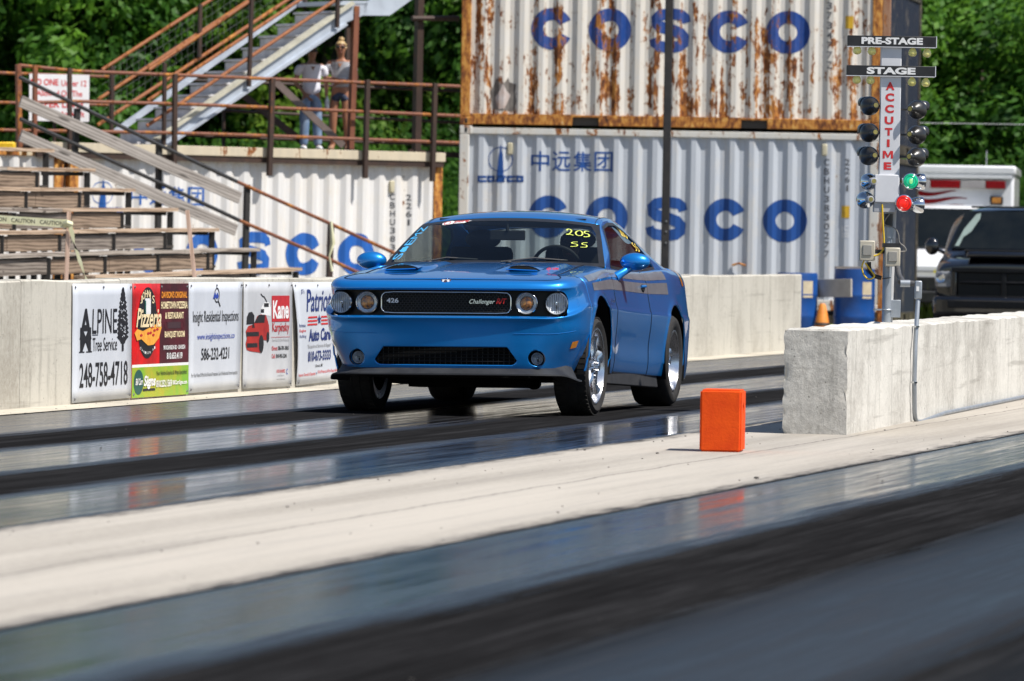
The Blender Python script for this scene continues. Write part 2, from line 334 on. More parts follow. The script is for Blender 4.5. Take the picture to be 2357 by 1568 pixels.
# centre block
def rough_block():
    t = thing('concrete_block', 'low thick grey concrete block wall on the median carrying the starting lights', 'concrete block', UV(38.75, -6.69), R(90) - TH + R(2.0))
    L_, W_, H_ = 19.0, .43, .70; vs = []; fs = []
    nx, ny, nz = 200, 12, 18
    def dist(p):
        x, y, z = p; q = Vector((x * 7, y * 7, z * 7)); a = noise.noise(q) * .006 + noise.noise(q * 3) * .004
        e = 0
        corner = (x < .04 or x > L_ - .04) and (y < .03 or y > W_ - .03)
        if corner: e = max(0, noise.noise(Vector((1.3, y * 5, z * 16)))) * .035
        seam = math.exp(-((z - .485 + .02 * noise.noise(Vector((x * 3, y * 3, 0)))) / .012) ** 2) * (.014 + .016 * noise.noise(Vector((x * 9, y * 9, 3))))
        return a, e, max(0, seam)
    bm = bmesh.new()
    def face(fn, a, b):
        g_ = [[bm.verts.new(fn(i / a, j / b)) for j in range(b + 1)] for i in range(a + 1)]
        for i in range(a):
            for j in range(b): bm.faces.new((g_[i][j], g_[i + 1][j], g_[i + 1][j + 1], g_[i][j + 1]))
    xs = lambda s: L_ * s ** 1.6
    face(lambda s, q: (xs(s), 0, H_ * q), nx, nz); face(lambda s, q: (xs(s), W_, H_ * q), nx, nz)
    face(lambda s, q: (0, W_ * s, H_ * q), ny, nz); face(lambda s, q: (L_, W_ * s, H_ * q), ny, nz); face(lambda s, q: (xs(s), W_ * q, H_), nx, ny)
    bmesh.ops.remove_doubles(bm, verts=bm.verts, dist=1e-4)
    for v in bm.verts:
        a, e, s_ = dist(v.co); x, y, z = v.co
        if x < 1e-3: v.co.x += a + s_ + e
        if y < 1e-3: v.co.y += a + s_ + e * .7
        if y > W_ - 1e-3: v.co.y -= a + s_ + e * .7
        if z > H_ - 1e-3: v.co.z += noise.noise(Vector((x * 2.2, y * 4, 5))) * .016 - (.012 if (y < .01 or y > W_ - .01 or x < .01) else 0)
    bmesh.ops.recalc_face_normals(bm, faces=bm.faces); me = bpy.data.meshes.new('block_body'); bm.to_mesh(me); bm.free()
    link('block_body', me, conc_mat('rough_block_concrete', (.60, .58, .53), (.34, .32, .285), streak=True, bmp=.8, dirt=.7), t, smooth=50)
    return t
block = rough_block()
# orange foam block marker
ob = thing('orange_block', 'bright orange foam block standing on the median in front of the concrete block', 'marker block')
def orange():
    A = hit(1609.5, 1039.6, Vector((0, 0, 0)), Vector((0, 0, 1))); wd = .25; ob.location = A; ob.rotation_euler = (0, 0, R(-6.5))
    m, t, p, N, L = nodes('orange_foam'); v = coordmap(t, N, L, (1, 1, 1)); n = noi(N, L, v, 9, 6)
    L(ramp(N, L, n, [(.35, (.78, .085, .006)), (.7, (.66, .058, .005))]), p.inputs['Base Color']); setp(p, rough=.8, spec=.2); bump(N, L, p, noi(N, L, v, 60, 4), .35, .006)
    H_ = 143 / (F / A.y) ; D_ = .34; bm = bmesh.new(); bmesh.ops.create_cube(bm, size=1)
    bmesh.ops.scale(bm, vec=(wd, D_, H_), verts=bm.verts); bmesh.ops.translate(bm, vec=(wd / 2, D_ / 2, H_ / 2), verts=bm.verts)
    cutter = bmesh.new(); bmesh.ops.create_cone(cutter, segments=20, radius1=.045, radius2=.03, depth=.14, cap_ends=True, cap_tris=False, matrix=Matrix.Translation((wd, D_ * .5, H_ * .70)) @ Matrix.Rotation(R(90), 4, 'Y'))
    me = bpy.data.meshes.new('foam_body'); bmesh.ops.bevel(bm, geom=bm.edges, offset=.012, segments=3, affect='EDGES'); bm.to_mesh(me)
    me2 = bpy.data.meshes.new('c'); cutter.to_mesh(me2); co = bpy.data.objects.new('c', me2); col.objects.link(co)
    o = link('foam_body', me, m, ob, smooth=30); o.parent = None; md = o.modifiers.new('b', 'BOOLEAN'); md.object = co; md.operation = 'DIFFERENCE'
    dg = bpy.context.evaluated_depsgraph_get(); dg.update(); nm = bpy.data.meshes.new_from_object(o.evaluated_get(dg)); o.modifiers.clear(); o.data = nm
    bpy.data.objects.remove(co); o.parent = ob
orange()
# pebbles and rubber crumbs on the strip, one scatter
rb = random.Random(9); cr = MB()
for i in range(380):
    u = rb.uniform(16, 60); v = rb.choice([rb.uniform(-7.6, -5.75), rb.uniform(-12.8, -12.45), rb.uniform(-12.8, -1)]); r = rb.uniform(.002, .006) * (1 if rb.random() < .97 else 2)
    P = UV(u, v, r * .5); cr.ell(P, (r * rb.uniform(.7, 1.8), r, r * .6), 5, 3)
tag(cr.build('rubber_crumbs', pm('rubber_crumb', (.05, .045, .04), (.12, .11, .1), 30, rough=.9)), 'tiny dark rubber crumbs and grit scattered over the strip', 'debris', kind='stuff')

# ------------------------------------------------------------------ shipping containers
PIT = .2785; CL, CW, CHT = 6.058, 2.438, 2.591
def corr(x):                                   # depth of the corrugation at x
    q = (x % PIT) / PIT
    if q < .25: return 0
    if q < .5: return (q - .25) / .25 * .042
    if q < .75: return .042
    return (1 - q) / .25 * .042
def breaks(a, b):
    k = int(a / PIT) - 1; out = []
    while k * PIT < b:
        for q in (0, .25, .5, .75):
            x = (k + q) * PIT
            if a < x < b: out.append(x)
        k += 1
    return out
def drape(shape, box, xs=None):                # 2D shape into (x0,z0,x1,z1) on the corrugated face
    V, Fc = shape; x0, z0, x1, z1 = box
    bm = bmesh.new(); vv = [bm.verts.new((x0 + a * (x1 - x0), 0, z0 + b * (z1 - z0))) for a, b in V]
    for q in Fc:
        try: bm.faces.new([vv[i] for i in q])
        except ValueError: pass
    for x in breaks(min(x0, x1), max(x0, x1)):
        bmesh.ops.bisect_plane(bm, geom=list(bm.verts) + list(bm.edges) + list(bm.faces), plane_co=(x, 0, 0), plane_no=(1, 0, 0))
    for v in bm.verts: v.co.y = .026 + corr(v.co.x) - .0045
    bm.verts.ensure_lookup_table(); bm.faces.ensure_lookup_table(); bm.verts.index_update()
    return [v.co.copy() for v in bm.verts], [tuple(v.index for v in f.verts) for f in bm.faces], bm.free()
def container(label, org, yaw, wall, frame, group=None, fork=True):
    t = thing('shipping_container', label, 'shipping container', org, yaw, group)
    m = MB(); z0, z1 = .16, CHT - .115; xs = [.1] + breaks(.1, CL - .1) + [CL - .1]
    for side in (0, 1):
        ys = [(.026 + corr(x)) if side == 0 else CW - .026 - corr(x) for x in xs]
        vs = []; 
        for x, y in zip(xs, ys): vs += [(x, y, z0), (x, y, z1)]
        m.add(vs, [(2 * i, 2 * i + 1, 2 * i + 3, 2 * i + 2) for i in range(len(xs) - 1)])
    m.build('side_wall', wall, t, smooth=0)
    e = MB()
    for X in (.03, CL - .03):
        yy = [.1] + breaks(.1, CW - .1) + [CW - .1]; vs = []
        for y in yy:
            xx = X + (corr(y) if X < 1 else -corr(y)); vs += [(xx, y, z0), (xx, y, z1)]
        e.add(vs, [(2 * i, 2 * i + 1, 2 * i + 3, 2 * i + 2) for i in range(len(yy) - 1)])
    e.build('end_wall', wall, t, smooth=0)
    for X in (.07, CL - .07):
        for Y in (.07, CW - .07): MB().box((X, Y, CHT / 2), (.14, .14, CHT - .24)).build('corner_post', frame, t, bevel=.012)
    for Y in (.02, CW - .02):
        MB().box((CL / 2, Y + (.02 if Y < 1 else -.02), CHT - .07), (CL - .28, .06, .09)).build('top_rail', frame, t, bevel=.008)
        b = MB()
        if fork:
            segs = [(.14, 1.62), (2.0, 4.05), (4.43, CL - .14)]
            for a, c in segs: b.box(((a + c) / 2, Y + (.015 if Y < 1 else -.015), .09), (c - a, .05, .15))
            for a, c in ((1.62, 2.0), (4.05, 4.43)): b.box(((a + c) / 2, Y + (.015 if Y < 1 else -.015), .15), (c - a, .05, .03))
        else: b.box((CL / 2, Y + (.015 if Y < 1 else -.015), .09), (CL - .28, .05, .15))
        b.build('bottom_rail', frame, t, bevel=.006)
    for X in (.07, CL - .07):
        MB().box((X, CW / 2, CHT - .07), (.12, CW - .28, .1)).build('end_rail', frame, t); MB().box((X, CW / 2, .08), (.12, CW - .28, .12)).build('end_rail', frame, t)
    cm = MB(); hm = MB()
    for X in (.089, CL - .089):
        for Y in (.08, CW - .08):
            for Z in (.059, CHT - .059):
                cm.box((X, Y, Z), (.182, .164, .118))
                if Y < 1: hm.ell((X, -.002, Z), (.022, .006, .04), 12, 6)
    cm.build('corner_casting', frame, t, bevel=.01); hm.build('casting_hole', pm('black_hole', (.01, .01, .01)), t)
    MB().box((CL / 2, CW / 2, CHT - .035), (CL - .16, CW - .16, .03)).build('roof', wall, t)
    MB().box((CL / 2, CW / 2, .085), (CL - .3, CW - .14, .13)).build('floor_frame', pm('dark_plywood', (.05, .04, .03)), t)
    MB().box((CL / 2, CW / 2, .17), (CL - .3, CW - .16, .03)).build('floor_panel', pm('dark_plywood', (.05, .04, .03)), t)
    return t
RO = Vector((at(1053, 600, 85.2).x, 85.2, .335)); RYAW = R(-.6)
LO = Vector((at(160, 500, 80.4).x, 80.4, -.165)); LYAW = R(33.9)
def frame_of(o, yaw): return Vector((math.cos(yaw), math.sin(yaw), 0)), Vector((math.sin(yaw), -math.cos(yaw), 0))
Rd, Rn = frame_of(RO, RYAW); Ld, Ln = frame_of(LO, LYAW)
def onR(x, y, off=0): return hit(x, y, RO + Rn * off, Rn)
def onL(x, y, off=0): return hit(x, y, LO + Ln * off, Ln)
def locR(x, y, base=0): p = onR(x, y) - RO; return p.dot(Rd), p.z - base
def locL(x, y): p = onL(x, y) - LO; return p.dot(Ld), p.z
lightrust = rust_mat('white_container_paint_light_rust', (.48, .515, .565), .22, 0)
creamrust = rust_mat('white_container_paint_sunbleached', (.69, .68, .67), .34, 0)
heavyrust = rust_mat('white_container_paint_heavy_rust', (.64, .62, .585), .68, .022, streak=4.2)
framerust = rust_mat('rusted_container_frame', (.50, .45, .34), 1.15, .02)
framelight = rust_mat('pale_container_frame', (.60, .60, .58), .62, 0)
blue_l = rust_mat('blue_letter_paint_faded', (.010, .062, .25), .18, 0, dirt=(.12, .2, .35)); blue_u = rust_mat('blue_letter_paint_rusted', (.003, .045, .23), .66, .022, streak=4.2, dirt=(.12, .13, .25)); blue_c = rust_mat('blue_letter_paint_sunbleached', (.015, .11, .42), .30, 0, dirt=(.15, .25, .42))
blackl = pm('black_stencil', (.05, .05, .055), (.12, .12, .13), 30)
yellowl = pm('yellow_decal', (.65, .40, .02), (.5, .28, .02), 20)
low = container('lower white shipping container with blue lettering and light rust, right of the car roof', RO, RYAW, lightrust, framelight)
upp = container('upper white shipping container streaked with heavy orange rust, stacked on the right one', RO + Vector((0, 0, CHT + .012)), RYAW, heavyrust, framerust)
lef = container('sunbleached white shipping container behind the wooden bleachers and under the railed platform', LO, LYAW, creamrust, framerust)
lef2 = container('white shipping container at the left edge, mostly hidden behind the bleachers', LO - Ld * (CL + .1), LYAW, creamrust, framerust)
def letters(parent, loc, items, mat, name='lettering'):
    m = MB()
    for shp, (xa, ya, xb, yb) in items:
        a = loc(xa, yb); b = loc(xb, ya); z0 = loc((xa + xb) / 2, yb)[1]; z1 = loc((xa + xb) / 2, ya)[1]
        v, f_, _ = drape(shp, (a[0], z0, b[0], z1)); m.add(v, f_)
    return m.build(name, mat, parent, smooth=0)
def vert(s, x0, x1, y0, y1, gap=.28):
    n = len(s); h = (y1 - y0) / n; return [(text2d(c, .008), (x0 + (x1 - x0) * (.3 if c in '1I' else 0), y0 + h * i, x1 - (x1 - x0) * (.3 if c in '1I' else 0), y0 + h * (i + 1 - gap))) for i, c in enumerate(s) if c != ' ']
def logo(cx, cy, r, k=1):
    it = [(ring2(.5, .5, .5, .5, .035), (cx - r, cy - r, cx + r, cy + r)),
          (poly2([(.5, 1), (.56, .78), (.62, .68), (.68, .0), (.3, .0), (.42, .68), (.46, .78)]), (cx - r * .8 * k, cy - r * 1.25, cx + r * .8 * k, cy + r * 1.45))]
    w_ = r * 3.85 * k; x0 = cx - w_ / 2
    for i, c in enumerate('COSCO'):
        bx = (x0 + w_ / 5 * i + 1, cy + r * 1.27, x0 + w_ / 5 * (i + 1) - 1.2, cy + r * 1.83)
        P = {'C': [(1, .8), (.22, .8), (.22, .2), (1, .2)], 'O': [(.2, .8), (.8, .8), (.8, .2), (.2, .2), (.2, .84)], 'S': [(1, .82), (.15, .82), (.15, .5), (.85, .5), (.85, .18), (0, .18)]}[c]
        seg = MB()
        for a, b in zip(P, P[1:]):
            x_, X_ = min(a[0], b[0]) - .13, max(a[0], b[0]) + .13; y_, Y_ = min(a[1], b[1]) - .16, max(a[1], b[1]) + .16
            it.append((poly2([(x_, y_), (X_, y_), (X_, Y_), (x_, Y_)]), bx))
    return it
LB = lambda x, y: locR(x, y, 0)
letters(low, LB, [(glyph('C'), (1215, 450, 1310, 548)), (glyph('O'), (1347, 452, 1446, 551)), (glyph('S'), (1489, 455, 1579, 553)), (glyph('C'), (1620, 457, 1719, 555)), (glyph('O'), (1755, 459, 1859, 558))] +
        [(text2d(c, .009), (1222 + 48.6 * i, 348 + i * .5, 1222 + 48.6 * i + 43, 394 + i * .5)) for i, c in enumerate('中远集团')] + logo(1152, 367, 29), blue_l)
letters(low, LB, vert('CBHU3830277', 1897, 1909, 366, 598) + vert('2261', 1945, 1956, 366, 446), blackl, 'serial_number')
letters(low, LB, [(poly2([(0, 0), (1, 0), (1, 1), (0, 1)]), (1937, 474, 1956, 502))], yellowl, 'decal')
letters(low, LB, [(text2d('IC', .0), (1938, 520, 1954, 532)), (text2d('BB', .0), (1938, 535, 1954, 547))], pm('pale_print', (.8, .8, .8)), 'small_print')
UB = lambda x, y: locR(x, y, CHT + .012)
letters(upp, UB, [(glyph('C'), (1222, 18, 1319, 114)), (glyph('O'), (1354, 19, 1454, 118)), (glyph('S'), (1498, 21, 1587, 120)), (glyph('C'), (1628, 24, 1728, 122)), (glyph('O'), (1762, 25, 1866, 124))], blue_u)
letters(upp, UB, vert('0373477Z', 1903, 1916, -18, 164), blackl, 'serial_number')
letters(upp, UB, [(poly2([(0, 0), (1, 0), (1, 1), (0, 1)]), (1946, 37, 1965, 66))], yellowl, 'decal')
pt = random.Random(3)
letters(upp, UB, [(poly2([(.1, .05), (.9, 0), (1, .3), (.93, .55), (.97, .8), (.72, .86), (.66, 1), (.55, .85), (.4, .8), (.2, .98), (.12, .75), (0, .6), (.06, .3)]), (1128, 178, 1190, 256))], pm('charred_patch', (.10, .085, .075), (.2, .18, .16), 9), 'scorched_patch')
letters(upp, UB, [(poly2([(.2, 0), (.62, .04), (1, .55), (.75, .7), (.5, 1), (.28, .7), (0, .45)]), (1139, 192, 1176, 252))], pm('bare_patch', (.5, .45, .43), (.4, .3, .25), 12), 'bare_patch').location.y = -.004
letters(lef, locL, [(glyph('C'), (312, 533, 384, 628)), (glyph('O'), (432, 534, 508, 630)), (glyph('S'), (554, 535, 626, 632)), (glyph('C'), (662, 536, 745, 634)), (glyph('O'), (782, 537, 867, 636))] +
        [(text2d(c, .009), (306 + 43.5 * i, 428 + i, 306 + 43.5 * i + 39, 472 + i)) for i, c in enumerate('中远集团')] + logo(240, 444, 26, .95), blue_c)
letters(lef, locL, vert('CBHU383027', 903, 912, 446, 640) + vert('2261', 940, 950, 448, 524), blackl, 'serial_number')
for par, LF, pts in ((low, LB, [(1174, 342), (1898, 345)]), (lef, locL, [(906, 430)])):
    for x, y in pts:
        a = LF(x, y); MB().box((a[0], .012 + corr(a[0]), a[1]), (.075, .05, .17)).build('vent', pm('cream_vent', (.55, .5, .35)), par, bevel=.015)
a = LB(1700, 611); MB().tube([(a[0] - .09, .0, a[1]), (a[0], -.03, a[1] + .03), (a[0] + .1, .0, a[1])], .018, 6).build('welded_lug', framerust, low)
# dark stack behind, seen along its side
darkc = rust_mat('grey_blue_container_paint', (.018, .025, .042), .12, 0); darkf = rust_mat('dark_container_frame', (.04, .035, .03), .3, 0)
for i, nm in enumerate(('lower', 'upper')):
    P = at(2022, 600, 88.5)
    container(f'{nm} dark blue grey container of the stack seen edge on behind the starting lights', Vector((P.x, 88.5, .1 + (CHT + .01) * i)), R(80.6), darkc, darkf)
pc = onR(2040, 400, -1.5)
c_ = at(2036, 300, 85.4); b_ = at(2031, 700, 85.4)
tag(MB().bar((c_.x, c_.y, 0), (c_.x, c_.y, 6), .12, .12).build('steel_post', rust_mat('rusty_steel', (.22, .08, .04), .9, 0), bevel=.01), 'tall reddish brown steel post at the right corner of the container stack', 'post')
MBp = MB(); p0 = at(1530, 605, 74); MBp.bar((p0.x, 74, 0), (p0.x, 74, 6.5), .095, .095)
pr = thing('pole', 'black square steel pole in front of the stacked containers behind the car roof', 'pole', (0, 0, 0))
MBp.build('pole_shaft', pm('black_steel', (.016, .015, .016), (.03, .026, .024), 8, rough=.5), pr, bevel=.01)
MB().box((p0.x, 74, .01), (.3, .3, .02)).build('base_plate', MC['black_steel'], pr)
bb = MB()
for z in (1.28, 1.42, 1.55): bb.lathe([(.0, 0), (.012, 0), (.012, .01), (0, .01)], (p0.x + .01, 73.952, z), (0, -1, 0), 8)
bb.build('bolt', pm('worn_bolt', (.3, .3, .3), metal=.6), pr)
# ------------------------------------------------------------------ wood behind
def leafmat(name, a, b, c):
    m, t, p, N, L = nodes(name); v = coordmap(t, N, L, (1, 1, 1)); n = noi(N, L, v, .55, 3); n2 = noi(N, L, v, 5, 3)
    k = math_(N, L, 'ADD', math_(N, L, 'MULTIPLY', n, .7), math_(N, L, 'MULTIPLY', n2, .3))
    L(ramp(N, L, k, [(.38, a), (.5, b), (.62, c)]), p.inputs['Base Color']); setp(p, rough=.55, spec=.3)
    p.inputs['Subsurface Weight'].default_value = 0
    tl = N('BsdfTranslucent'); L(ramp(N, L, k, [(.38, tuple(1.3 * x for x in a)), (.62, tuple(1.3 * x for x in c))]), tl.inputs[0])
    mx = N('MixShader'); mx.inputs[0].default_value = .42; L(p.outputs[0], mx.inputs[1]); L(tl.outputs[0], mx.inputs[2]); L(mx.outputs[0], t.nodes['Material Output'].inputs[0]); return m
LM = [leafmat('dark_leaves', (.018, .058, .009), (.038, .108, .015), (.09, .20, .024)), leafmat('green_leaves', (.022, .075, .009), (.052, .15, .016), (.13, .275, .03)), leafmat('light_leaves', (.035, .095, .009), (.09, .18, .017), (.19, .31, .035))]
BARK = pm('bark', (.10, .08, .06), (.05, .04, .03), 6, stretch=(1, 1, .2), rough=.9)
def crown_mesh(seed, h, w_, base, nclump, nleaf, size):
    rd = random.Random(seed); vs = []; fs = []
    cl = []
    for i in range(nclump):
        z = base + (h - base) * rd.random() ** .9; f = (z - base) / (h - base); rr = w_ * (math.sin(math.pi * min(1, max(.08, f * .86 + .12))) ** .6) * rd.uniform(.45, 1.0); a = rd.uniform(0, 6.283)
        cl.append((Vector((rr * math.cos(a), rr * math.sin(a), z)), rd.uniform(.55, 1.25)))
    for c, r in cl:
        for k in range(nleaf):
            d = Vector((rd.gauss(0, 1), rd.gauss(0, 1), rd.gauss(0, .8))); d.normalize(); q = c + d * r * rd.random() ** .33 * (1 + .25 * noise.noise(c + d * 2))
            n = (d * 1.2 + Vector((rd.gauss(0, .6), rd.gauss(0, .6), rd.gauss(.35, .6)))).normalized(); u_ = n.cross(Vector((rd.random(), rd.random(), rd.random()))).normalized(); v_ = n.cross(u_); s_ = size * rd.uniform(.6, 1.3)
            k0 = len(vs); vs += [q - u_ * s_, q - v_ * s_ * .55, q + u_ * s_, q + v_ * s_ * .55]; fs.append((k0, k0 + 1, k0 + 2, k0 + 3))
    me = bpy.data.meshes.new('crown'); me.from_pydata([tuple(v) for v in vs], [], fs); return me, cl
protos = []
for i, (h, w_, b, nc, mt) in enumerate(((8.8, 2.7, .8, 70, 0), (8.0, 3.0, .5, 75, 1), (9.6, 2.9, 1.2, 80, 1), (7.4, 2.7, .3, 65, 2), (8.4, 2.4, .7, 60, 0))):
    t = thing('tree', 'x', 'tree'); me, cl = crown_mesh(11 + i, h, w_, b, nc, 400, .105); link('crown', me, LM[mt], t, smooth=0)
    tr = MB(); tr.tube([(0, 0, -.1), (.1, .05, h * .3), (-.05, .1, h * .6), (0, 0, h * .85)], [.26, .2, .13, .05], 10)
    for c, r in cl[::6]: z = max(1.0, c.z - 1.6); tr.tube([(0, .05, z), tuple(c * .6 + Vector((0, .0, c.z * .38))), tuple(c)], [.08, .05, .02], 5)
    tr.build('trunk', BARK, t); protos.append((t, mt, h))
used = set(); rt = random.Random(77)
spots = []
for row, (Y, n, off) in enumerate(((112, 19, -10.4), (122, 19, -9.4), (134, 20, -11))):
    for i in range(n): spots.append((Y + rt.uniform(-3, 3), (-14 + off + i * 2.35) * (1 + .08 * row) + rt.uniform(-.6, .6), row))
KN = ['dark green', 'mid green', 'light yellowish green']
xs_sorted = {}
ordn = {'dark green': 0, 'mid green': 0, 'light yellowish green': 0}
for Y, X, row in sorted(spots, key=lambda s: (s[2], s[1])):
    k = rt.choice([1, 1, 2, 3, 4] if row == 0 else [0, 1, 2, 2, 4]); t, mt, h = protos[k]
    if -1 < X < 6.2 and row > 0 and rt.random() < .5: continue
    if k in used: c = copytree(t)
    else: c = t; used.add(k)
    c.location = (X, Y, 0); c.rotation_euler = (0, 0, rt.uniform(0, 6.28)); s = rt.uniform(.85, 1.08); c.scale = (s, s, s * (.74 + .07 * row if X > 7.5 else 1))
    xp = CX + X / Y * F
    where = ('past the left edge of the picture' if xp < 0 else 'beyond the far left rails' if xp < 420 else 'behind the metal staircase' if xp < 760 else 'seen between the people and the container stack' if xp < 1060 else 'hidden behind the stacked containers' if xp < 2110 else 'above the ambulance')
    c['label'] = f"{KN[mt]} leafy tree {where}, {['front', 'middle', 'back'][row]} row"; c['group'] = 'trees of the wood behind the strip'
for k, (t, mt, h) in enumerate(protos):
    if k not in used:
        for ch in list(t.children): bpy.data.objects.remove(ch)
        bpy.data.objects.remove(t)
# undergrowth and grass
ug = []; me, cl = crown_mesh(55, 3.2, 26, .2, 420, 200, .10)
for v in me.vertices: v.co.x *= .75; v.co.y = v.co.y * .12
o = link('undergrowth', me, LM[1], None, smooth=0); o.location = (1, 107, -.4); tag(o, 'tangled green undergrowth along the foot of the wood', 'undergrowth', kind='stuff')
rg = random.Random(5); G = MB(); 
for i in range(9000):
    X = rg.uniform(-12, 17); Y = rg.uniform(90, 103); hh = rg.uniform(.25, .7) * (1.2 if Y > 97 else .8); a = rg.uniform(0, 3.14); w2 = .025
    dx, dy = math.cos(a) * w2, math.sin(a) * w2; lx, ly = rg.uniform(-.15, .15), rg.uniform(-.15, .15)
    if X > 3.5 and Y < 97: continue
    G.v += [Vector((X - dx, Y - dy, 0)), Vector((X + dx, Y + dy, 0)), Vector((X + lx, Y + ly, hh))]; k = len(G.v); G.f.append((k - 3, k - 2, k - 1))
me = bpy.data.meshes.new('tall_grass'); me.from_pydata([tuple(v) for v in G.v], [], G.f)
tag(link('tall_grass', me, leafmat('grass_blades', (.08, .14, .02), (.16, .22, .03), (.30, .30, .08)), None, smooth=0), 'tall yellowish green grass in front of the wood', 'grass', kind='stuff')

# the same wood runs on to the right, beyond the picture (mirrored in the car's flank)
for i in range(10):
    c = copytree(bpy.data.objects['tree']); c.location = (21 + i * 5.2, 128 - i * 2.2, 0); c.rotation_euler = (0, 0, i * 1.3); c.scale = (1.6, 1.6, .8); c['label'] = 'leafy tree of the wood beyond the right edge of the picture'; c['group'] = 'trees beyond the right edge of the picture'
# ------------------------------------------------------------------ platform, rails, stairs
RUST = rust_mat('rusty_red_pipe', (.17, .06, .035), .7, 0, dirt=(.3, .12, .06)); DRUST = rust_mat('dark_rusty_post', (.045, .028, .022), .4, 0, dirt=(.1, .05, .03))
ORUST = rust_mat('orange_rusty_pipe', (.26, .085, .03), .7, 0, dirt=(.4, .16, .05))
GALV = pm('galvanised_steel', (.50, .55, .62), (.40, .44, .50), 3, rough=.45, metal=.25); GALVD = pm('grey_tread_steel', (.56, .56, .58), (.42, .42, .44), 6, rough=.6)
def woodmat(name, a, b, sc_=1.0, rot=False):
    m, t, p, N, L = nodes(name); tc = N('TexCoord'); q = N('Mapping'); q.inputs['Scale'].default_value = {False: (1, 14, 14), True: (14, 14, 1), 'u': (14, .8, 14)}[rot]; q0 = N('Mapping'); q0.inputs['Rotation'].default_value = (0, 0, TH if rot == 'u' else 0); L(tc.outputs['Object'], q0.inputs[0]); L(q0.outputs[0], q.inputs[0])
    w_ = N('TexWave'); w_.inputs['Scale'].default_value = .5 * sc_; w_.inputs['Distortion'].default_value = 9; w_.inputs['Detail'].default_value = 4; w_.inputs['Detail Scale'].default_value = 1.3; w_.bands_direction = 'X' if rot is True else 'Z'; L(q.outputs[0], w_.inputs['Vector'])
    n = noi(N, L, q.outputs[0], 1.6 * sc_, 6); big = noi(N, L, tc.outputs['Object'], .9, 3)
    f_ = math_(N, L, 'ADD', math_(N, L, 'MULTIPLY', w_.outputs['Fac'], .3), math_(N, L, 'ADD', math_(N, L, 'MULTIPLY', n, .5), math_(N, L, 'MULTIPLY', big, .3)))
    kn = ramp(N, L, noi(N, L, coordmap(t, N, L, (1.4, 9, 9) if rot != 'u' else (9, 1.4, 9)), 1.5, 1), [(.70, 0.0), (.76, .8)])
    c = ramp(N, L, f_, [(.35, b), (.6, a), (.8, tuple(min(1, x * 1.25) for x in a))]); L(mixc(N, L, kn, c, tuple(x * .3 for x in b)), p.inputs['Base Color']); setp(p, rough=.85, spec=.2); bump(N, L, p, f_, .3, .01); return m
WG1 = woodmat('weathered_grey_board', (.33, .30, .275), (.16, .14, .125)); WG2 = woodmat('shabby_grey_board', (.24, .205, .175), (.10, .082, .07), 1.0, 'u'); WB = woodmat('weathered_brown_board', (.27, .20, .145), (.10, .07, .05), 1.0, 'u'); WG3 = woodmat('weathered_grey_seat', (.33, .29, .25), (.16, .13, .11), 1.0, 'u'); WT = woodmat('worn_tan_board', (.44, .33, .24), (.22, .15, .10), 1.0, 'u'); WP_ = woodmat('new_pine_stake', (.60, .42, .33), (.46, .30, .22), .6, True)
CREAM = rust_mat('cream_painted_timber', (.56, .49, .37), .55, 0)
# platform on the container roof
plat = thing('viewing_platform', 'cream edged steel platform on the roof of the left container where two people stand', 'platform')
a = onL(75, 342, .02); b = onL(1018, 366, .02); zt = LO.z + CHT
pz = 2.50
def Lp(s, off, z): return LO + Ld * s + Ln * off + Vector((0, 0, z - LO.z))
MB().bar(Lp(-.55, .04, pz - .06), Lp(CL + .0, .04, pz - .06), .05, .13).build('edge_board', CREAM, plat, bevel=.006)
MB().bar(Lp(-.55, .03, pz - .165), Lp(CL - .02, .03, pz - .165), .04, .075).build('edge_channel', DRUST, plat)
MB().bar(Lp(-.6, -1.25, pz - .03), Lp(CL - .05, -1.25, pz - .03), 2.42, .05).build('deck', pm('rusty_deck_plate', (.14, .07, .04), (.08, .05, .04), 3, rough=.8), plat)
rail = thing('platform_railing', 'rusty brown three bar pipe railing along the front edge of the platform', 'railing')
def pipe(x1, y1, x2, y2, r, plane=onL, off=.06, mb=None):
    mb = mb or MB(); mb.tube([plane(x1, y1, off), plane(x2, y2, off)], r, 8); return mb
for seg in (((43, 150.5), (179, 164), (400, 172.5), (626, 182), (1058, 199)), ((43, 237), (179, 233.5), (400, 239), (626, 248), (1058, 267)), ((43, 300), (400, 306), (626, 313), (1056, 329))):
    MB().tube([onL(x, y, .10) for x, y in seg], .024, 8).build('rail', RUST, rail)
for x1, y1, x2, y2, r in ((42, 148, 45, 340, .034), (81, 150, 79, 345, .03), (160, 157, 161, 345, .028), (403, 170, 401, 384, .032), (627, 180, 620, 405, .036), (846, 184, 840, 411, .034), (1001, 192, 995, 418, .034)):
    MB().bar(onL(x1, y1, .13), onL(x2, y2, .13), r * 1.9, r * 1.9).build('post', DRUST if x1 > 100 else RUST, rail, bevel=.004)
brail = thing('back_railing', 'rusty railing at the rear of the platform behind the warning sign', 'railing')
for x1, y1, x2, y2 in ((-60, 165.5, 250, 177), (430, 184, 1060, 210), (-60, 234.5, 250, 242), (430, 250, 1060, 283), (-60, 298, 250, 305), (430, 312, 1060, 335)):
    MB().tube([onL(x1, y1, -2.2), onL(x2, y2, -2.2)], .022, 8).build('rail', RUST if x1 < 0 else DRUST, brail)
for x, y1, y2 in ((40, 166, 345), (125, 280, 345), (257, 178, 350), (515, 188, 352), (760, 250, 352)):
    MB().tube([onL(x + 1, y1, -2.2), onL(x - 1, y2, -2.2)], .025, 8).build('post', DRUST, brail)
sg_ = thing('warning_sign', 'white sign with red NO ONE Under 12 lettering on the rear railing', 'sign')
